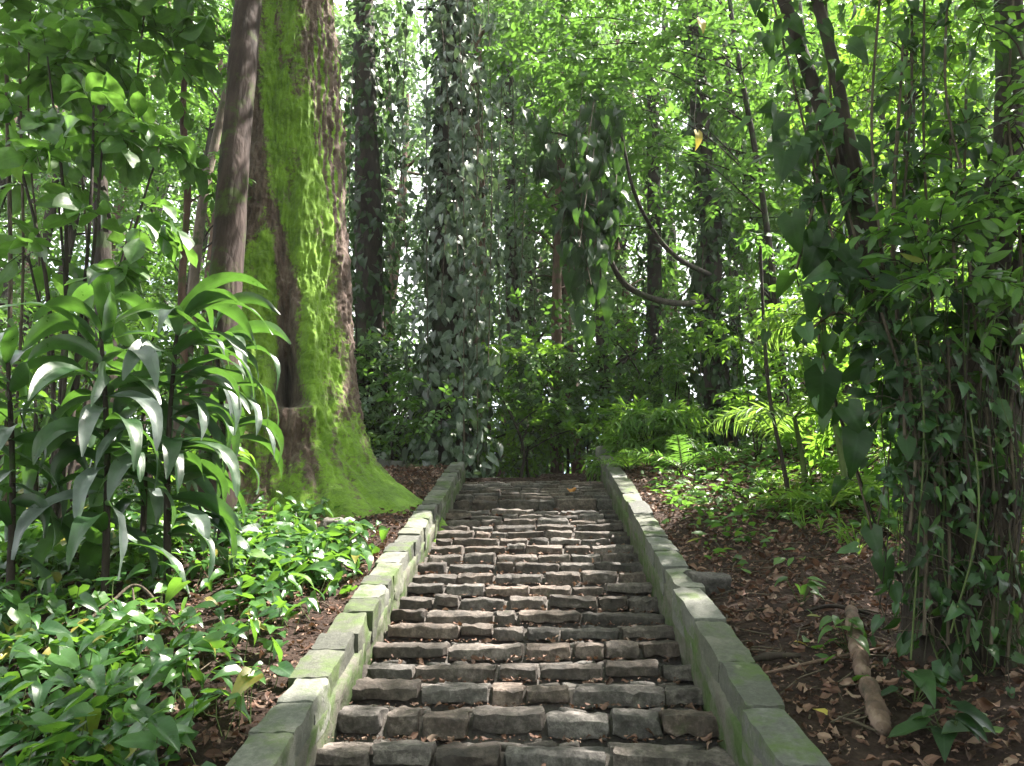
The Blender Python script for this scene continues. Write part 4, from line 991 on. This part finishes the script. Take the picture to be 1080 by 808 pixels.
for Y, px0, st in [(12.2, 385, 52), (14.5, 400, 60), (18.5, 340, 60), (12.5, 640, 66), (15.5, 660, 70), (11.4, 330, 40), (24, 300, 90), (9.8, -40, 70), (12, -60, 70), (9.5, 860, 70), (12.5, 900, 60)]:
    for k in range(6):
        px = px0 + k*st
        if Y < 10.5 and 230 < px < 420: continue
        x = bgx(px, Y) + rng.normal(0, .2); b = on_ground(x, Y + rng.uniform(-.5, .5), -.05)
        cl = [(b + np.array([rng.normal(0, .5), rng.normal(0, .4), rng.uniform(.3, 2.4)]), rng.uniform(.4, .7), 19) for _ in range(6)]
        mt = ['grey', 'vivid', 'lime'][k % 3] if 380 < px < 620 else ['vivid', 'lime', 'lime'][rng.integers(0, 3)]
        if px < 260: mt = ['vivid', 'vivid', 'mid'][rng.integers(0, 3)]
        plant('forest_shrub', shrub_lab, 'shrub', b, [([b, b + [0, 0, .8], cl[0][0] + [0, 0, .5]], [.03, .02, .01])], cl, M[mt], M['bark_dark'], 'forest shrubs beyond the steps', 'ovate', .12, 8, 6, .1, .012, foliage='foliage', trunk_name='stem')
# far wood that reads as one mass
f = MB()
n = 15000
ang = rng.uniform(-.85, .85, n); dist = rng.uniform(48, 75, n); q = np.stack([np.sin(ang)*dist, np.cos(ang)*dist, np.zeros(n)], -1)
q[:, 2] = terrain(q[:, 0], q[:, 1]) + rng.random(n)**1.3*(8 + 5*fbm(np.stack([ang*9, ang*0, ang*0], -1), 3))
leaves(f, 'far', q, rand_dirs(n), rand_dirs(n, .2, 1), 1.0*(.6 + .8*rng.random(n)))
tag(f.build('far_wood', M['mid']), 'far-off mass of leafy wood closing the view between the trunks', kind='stuff')

# ------------------------------------------------------------------ unseen leaf canopy, added overhead to shade and dapple the steps
f = MB(); tw = MB()
gx_, gy_ = rng.uniform(-9, 6, 9000), rng.uniform(-8, 13, 9000)
gz_ = terrain(gx_, gy_)
shade = fbm(np.stack([gx_*.55, gy_*.55, gx_*0 + 5], -1), 3)
# more cover low on the flight and over the near right bank, thinner over the middle steps and the creeper bed
want = .05 + .55*smooth(4.6, 3.4, gy_)*0 + .0
want = np.where(gy_ < 3.9, .50, -.08) + np.where((gx_ < -2.7) & (gy_ > 3) & (gy_ < 7), .45, 0) + np.where((gx_ > 1.0) & (gy_ < 6.5), .08, 0) - np.where((gx_ < -1.0) & (gx_ > -2.8) & (gy_ > 2.8) & (gy_ < 6.8), .45, 0)
keep = (shade*1.3 + want) > .25
sel = np.nonzero(keep)[0]
hgt = rng.uniform(9, 13, len(sel))
O = np.stack([gx_[sel], gy_[sel], gz_[sel]], -1) + SUNV*(hgt/SUNV[2])[:, None]
sprays(f, O, rand_dirs(len(O), -.3, .3), .7, 8, .22, 'far', .3)
# unseen leaf cover added over and behind the camera to cut sky light
m_ = 5000
O2 = np.stack([rng.uniform(-14, 16, m_), rng.uniform(-22, 3, m_), rng.uniform(9, 14, m_)], -1)
kk = fbm(O2*.35, 3) > -.22
sprays(f, O2[kk], rand_dirs(kk.sum(), -.3, .3), .8, 8, .26, 'far', .3)
# leaves added behind the viewpoint to keep low sky light off the risers
m_ = 2600
O3 = np.stack([rng.uniform(-22, 22, m_), rng.uniform(-24, -7, m_), rng.uniform(-3, 12, m_)], -1)
sprays(f, O3, rand_dirs(m_, -.3, .3), .9, 8, .42, 'far', .3)
tag(f.build('added_shade_canopy', M['vivid']), 'unseen leaf canopy added above and behind the camera to shade the steps', kind='stuff')

# ------------------------------------------------------------------ creeping ground cover, litter, sticks
def scatter_ground(n, x0, x1, y0, y1, dens):
    x = rng.uniform(x0, x1, n); y = rng.uniform(y0, y1, n)
    k = rng.random(n) < dens(x, y); x, y = x[k], y[k]
    return np.stack([x, y, terrain(x, y)], -1)
def tn(p):   # ground normal
    e = .03; zx = (terrain(p[:, 0]+e, p[:, 1]) - terrain(p[:, 0]-e, p[:, 1]))/(2*e); zy = (terrain(p[:, 0], p[:, 1]+e) - terrain(p[:, 0], p[:, 1]-e))/(2*e)
    return nrm(np.stack([-zx, -zy, np.ones(len(p))], -1))
def d_cover(x, y):
    n_ = fbm(np.stack([x*1.3, y*1.3, x*0], -1), 3)
    d = smooth(-1.2, -1.42, x)*(.95 + 1.1*n_)
    d = d*np.where(y > 6.2, smooth(-1.75, -2.3, x)*.8, 1)*np.where(y > 7.0, .6, 1)
    return np.clip(d, 0, 1)
f, s = MB(), MB()
p = scatter_ground(15000, -6.5, -1.1, 1.6, 8.5, d_cover); n_ = len(p)
hgt = rng.uniform(.03, .20, n_)*(.7 + .5*rng.random(n_)); off = rng.normal(0, .04, (n_, 3))*[1, 1, 0]
q = p + np.array([0, 0, 1.0])*hgt[:, None] + off
a = rng.uniform(0, 6.283, n_); d = np.stack([np.cos(a), np.sin(a)*.8 - .45, rng.normal(-.25, .3, n_)], -1)
nn = tn(p)*.9 + [0, -.1, .4] + rng.normal(0, .38, (n_, 3))
leaves(f, 'heart', q, d, nn, .115*(.4 + .9*rng.random(n_)))
for i in range(0, n_, 3): tube(s, np.array([p[i], (p[i] + q[i])/2 + off[i]*.3, q[i]]), .0025, 3)
tag(f.build('ground_creeper', M['cover']), 'low creeping heart-leaved ground cover spreading under the strap-leaved plants', kind='stuff')
tag(s.build('creeper_stalks', M['green_stem']), 'thin green stalks of the creeping ground cover', kind='stuff')

f = MB()
def d_green(x, y):
    n_ = fbm(np.stack([x*1.5 + 7, y*1.5, x*0], -1), 3)
    return np.clip((n_ + .10 + .65*smooth(5.0, 7.0, y) + .3*smooth(2.2, 3.2, x)*smooth(3.5, 5, y))*1.0, 0, 1)*smooth(1.05, 1.35, x)
p = scatter_ground(9000, 1.0, 6, 2.2, 10.5, d_green); n_ = len(p)
a = rng.uniform(0, 6.283, n_); d = np.stack([np.cos(a), np.sin(a), rng.normal(.1, .35, n_)], -1)
leaves(f, 'ovate', p + [0, 0, .02] + np.abs(rng.normal(0, .07, (n_, 3)))*[0, 0, 1], d, tn(p) + rng.normal(0, .45, (n_, 3)), .095*(.5 + .9*rng.random(n_)))
tag(f.build('bank_seedlings', M['vivid']), 'scattered small green seedlings sprouting on the littered bank', kind='stuff')

def d_litter(x, y):
    return np.where(x > .9, .95, np.where(x < -1.15, np.where((x > -2.4), .8, .35), .6))
f = MB()
p = scatter_ground(70000, -5, 5, 1.6, 10.2, d_litter)
st_ = (p[:, 0] > XLO) & (p[:, 0] < XRO)
k = np.searchsorted(SY, p[:, 1]) - 1
zz = SLOPE*np.array(SY)[np.clip(k, 0, len(SY) - 1)] + .005
onw = st_ & ((p[:, 0] < XL) | (p[:, 0] > XR))
p = p[~onw]; st_, zz = st_[~onw], zz[~onw]
p[:, 2] = np.where(st_, zz, p[:, 2] + .012)
fy = p[:, 1] - np.array(SY)[np.clip(np.searchsorted(SY, p[:, 1]) - 1, 0, len(SY) - 1)]
ok = ~st_ | (fy > .15); p = p[ok]; st_ = st_[ok]; n_ = len(p)
a = rng.uniform(0, 6.283, n_); d = np.stack([np.cos(a), np.sin(a), rng.normal(0, .25, n_)], -1)
leaves(f, 'dry', p + np.array([0, 0, 1])*rng.uniform(0, .02, n_)[:, None], d, tn(p) + rng.normal(0, .5, (n_, 3)), np.where(st_, .03, .042)*(.35 + 1.6*rng.random(n_)**3))
tag(f.build('leaf_litter', M['dry']), 'brown fallen leaf litter strewn over the banks and treads', kind='stuff')
f = MB()
for i in range(900):
    x = rng.uniform(1.0, 3.6) if rng.random() < .75 else rng.uniform(-4, -1.2); y = rng.uniform(2.2, 9.5)
    g = on_ground(x, y, .015); a = rng.uniform(0, 6.28); L_ = rng.uniform(.06, .3)
    dv = np.array([math.cos(a), math.sin(a), 0])*L_; e = on_ground(*(g + dv)[:2], .02 + rng.uniform(0, .03))
    tube(f, np.array([g, (g + e)/2 + rng.normal(0, .012, 3), e]), rng.uniform(.002, .005), 4)
tag(f.build('twig_litter', M['vine']), 'small dry twigs strewn among the leaf litter', kind='stuff')
f = MB()
for i in range(110):
    x = rng.uniform(2.1, 3.9); y = rng.uniform(5.2, 8.2); g = on_ground(x, y)
    for k in range(7):
        a = rng.uniform(0, 6.28); strap_leaf(f, g, a, R(70) + rng.normal(0, .2), R(-30), rng.uniform(.15, .34), .005, rng.uniform(0, .5), 5)
tag(f.build('bank_grass', M['palm']), 'thin arching grass growing on the upper bank', kind='stuff')

def stick(name, label, cat, pts, rad, mat, wob=.2, seg=8, stub=None):
    P = spline(pts, 40); root = empty(name, P[0], label, cat)
    if mat == 'log' and len(rad) > 6:      # blunt broken ends
        P[0] = P[1] - (P[2] - P[1])*.12; P[-1] = P[-2] + (P[-2] - P[-3])*.12
        rad = np.interp(np.linspace(0, 1, 40), np.linspace(0, 1, len(rad) - 2), rad[1:-1])*(1 + rng.normal(0, .05, 40)); rad[0] = rad[-1] = .003
    m = MB(); tube(m, P, rad, seg, wob, rng.random()*5, 20)
    for c_, s_ in ((P[0], 0), (P[-1], -1)):
        pass
    m.build('wood', M[mat], root)
    if stub: m2 = MB(); tube(m2, spline(stub, 8), [rad[0]*.5, rad[0]*.3], 6, .2); m2.build('branch_stub', M[mat], root)
def G(px, py, dz=0.0): q = ground(px, py); q[2] += dz; return q
e1, e2 = G(905, 672, .06), G(914, 745, .04)
stick('log', 'broken weathered log lying down the littered bank', 'log', [G(899, 652, .05), G(905, 690, .06), G(912, 724, .04)], [.003, .036, .034, .038, .036, .037, .033, .036, .034, .032, .003], 'log', .6, 18, [G(903, 678, .06), G(925, 672, .12)])
stick('log', 'short split piece of reddish log below the longer broken one', 'log', [G(914, 728, .03), G(924, 752, .04), G(932, 782, .03)], [.003, .034, .036, .040, .036, .038, .037, .036, .03, .003], 'log', .6, 18)
stick('fallen_stick', 'long thin straight stick lying across the littered bank beside the log', 'stick', [G(800, 722, .03), G(860, 708, .04), G(935, 696, .05)], [.006, .008, .006], 'log', .1, 6)
stick('fallen_stick', 'dark crooked stick lying on litter near the slab wall', 'stick', [G(790, 705, .03), G(815, 702, .04), G(845, 699, .03)], [.012, .02, .012], 'bark_dark', .3, 8)
stick('fallen_stick', 'thin stick lying further up the bank above the broken log', 'stick', [G(850, 652, .03), G(880, 650, .05), G(920, 655, .03)], [.008, .012, .008], 'bark_dark', .2, 6)
stick('fallen_stick', 'pale bent twig arching out of the creeping ground cover', 'stick', [G(60, 690, .04), G(110, 662, .12), G(142, 653, .18), G(190, 682, .05)], [.008, .009, .007], 'vine', .1, 6)
stick('fallen_stick', 'pale short twig standing up from the ground cover beneath the strap leaves', 'stick', [G(150, 690, .02), G(142, 668, .06), G(134, 652, .18)], [.006, .008, .005], 'vine', .1, 6)
stick('fallen_stick', 'short stick on the low end of the bank near the frame bottom', 'stick', [G(885, 765, .03), G(905, 775, .04), G(925, 782, .03)], [.005, .007, .005], 'vine', .2, 6)
g = G(748, 624, .03); m = MB(); stone(m, g, (.26, .2, .16), rx=.2, cuts=7, k=5, rough=.03)
tag(m.build('rock', M['stone'], origin=g), 'dark flat rock half sunk in litter beside the slab wall', 'rock')
g = G(350, 560, .03); m = MB(); stone(m, g, (.22, .2, .16), rx=.2, cuts=7, k=4, rough=.03)
tag(m.build('rock', M['stone'], origin=g), 'brown rounded rock in the litter between creeping plants and block wall', 'rock')
def one_leaf(label, p, size, mat, d=(1, .2, .1), key='dry', nz=(0, -.2, 1)):
    m = MB(); leaves(m, key, p, np.array(d, float), np.array(nz, float), size, .7); tag(m.build('fallen_leaf', M[mat], origin=p), label, 'leaf')
pl = at(598, 518, stair_y(518)); pl[2] += .03
one_leaf('single orange leaf lying on the thin stone rows at the stairhead', pl, .13, 'orange')
one_leaf('fallen yellow leaf with pointed tip lying below the dark crooked stick', G(860, 757, .03), .11, 'yellow', (.1, -1, .1), 'ovate')
one_leaf('small fallen yellow leaf beside the dark crooked stick', G(838, 684, .03), .08, 'yellow', (1, .1, 0), 'ovate')
one_leaf('curled brown dead leaf lying at the foot of the dark creeper trunk', G(1058, 757, .05), .13, 'dry', (-.9, -.2, .15))
one_leaf('pale green leaf fallen on the lowest block of the mossy block wall', np.array([-1.04, 2.16, SLOPE*2.16 + .25]), .09, 'lime', (1, .3, 0), 'ovate')
one_leaf('silver-backed heart leaf lying face down below the curled brown dead leaf', G(1040, 790, .05), .2, 'grey', (-1, -.4, .1), 'heart')
# leafy seedlings at the foot of the right-hand tree
for i, (x, y, lab) in enumerate([(965, 745, 'dark leafy seedling at the foot of the creeper trunk beside the split log'), (1040, 715, 'dark leafy seedling growing against the root of the creeper trunk'), (1000, 790, 'low leafy seedling in the shade at the bottom of the bank'), (895, 690, 'tiny green seedling sprouting beside the broken log'), (845, 640, 'lone green seedling standing in open litter above the yellow leaf')]):
    b = G(x, y); root = empty('seedling', b, lab, 'seedling', 'seedlings on the bank'); f, s = MB(), MB()
    n_ = 9; a = rng.uniform(0, 6.28, n_); q = b + np.stack([np.cos(a)*.07, np.sin(a)*.07, rng.uniform(.04, .16, n_)], -1)
    leaves(f, 'heart', q, np.stack([np.cos(a), np.sin(a), -.2 + 0*a], -1), [0, -.3, 1], (.13 if i < 3 else .08)*(.6 + .6*rng.random(n_)))
    for j in range(n_): tube(s, np.array([b, (b + q[j])/2, q[j]]), .002, 3)
    f.build('foliage', M['dark' if i < 3 else 'vivid'], root); s.build('stem', M['green_stem'], root)
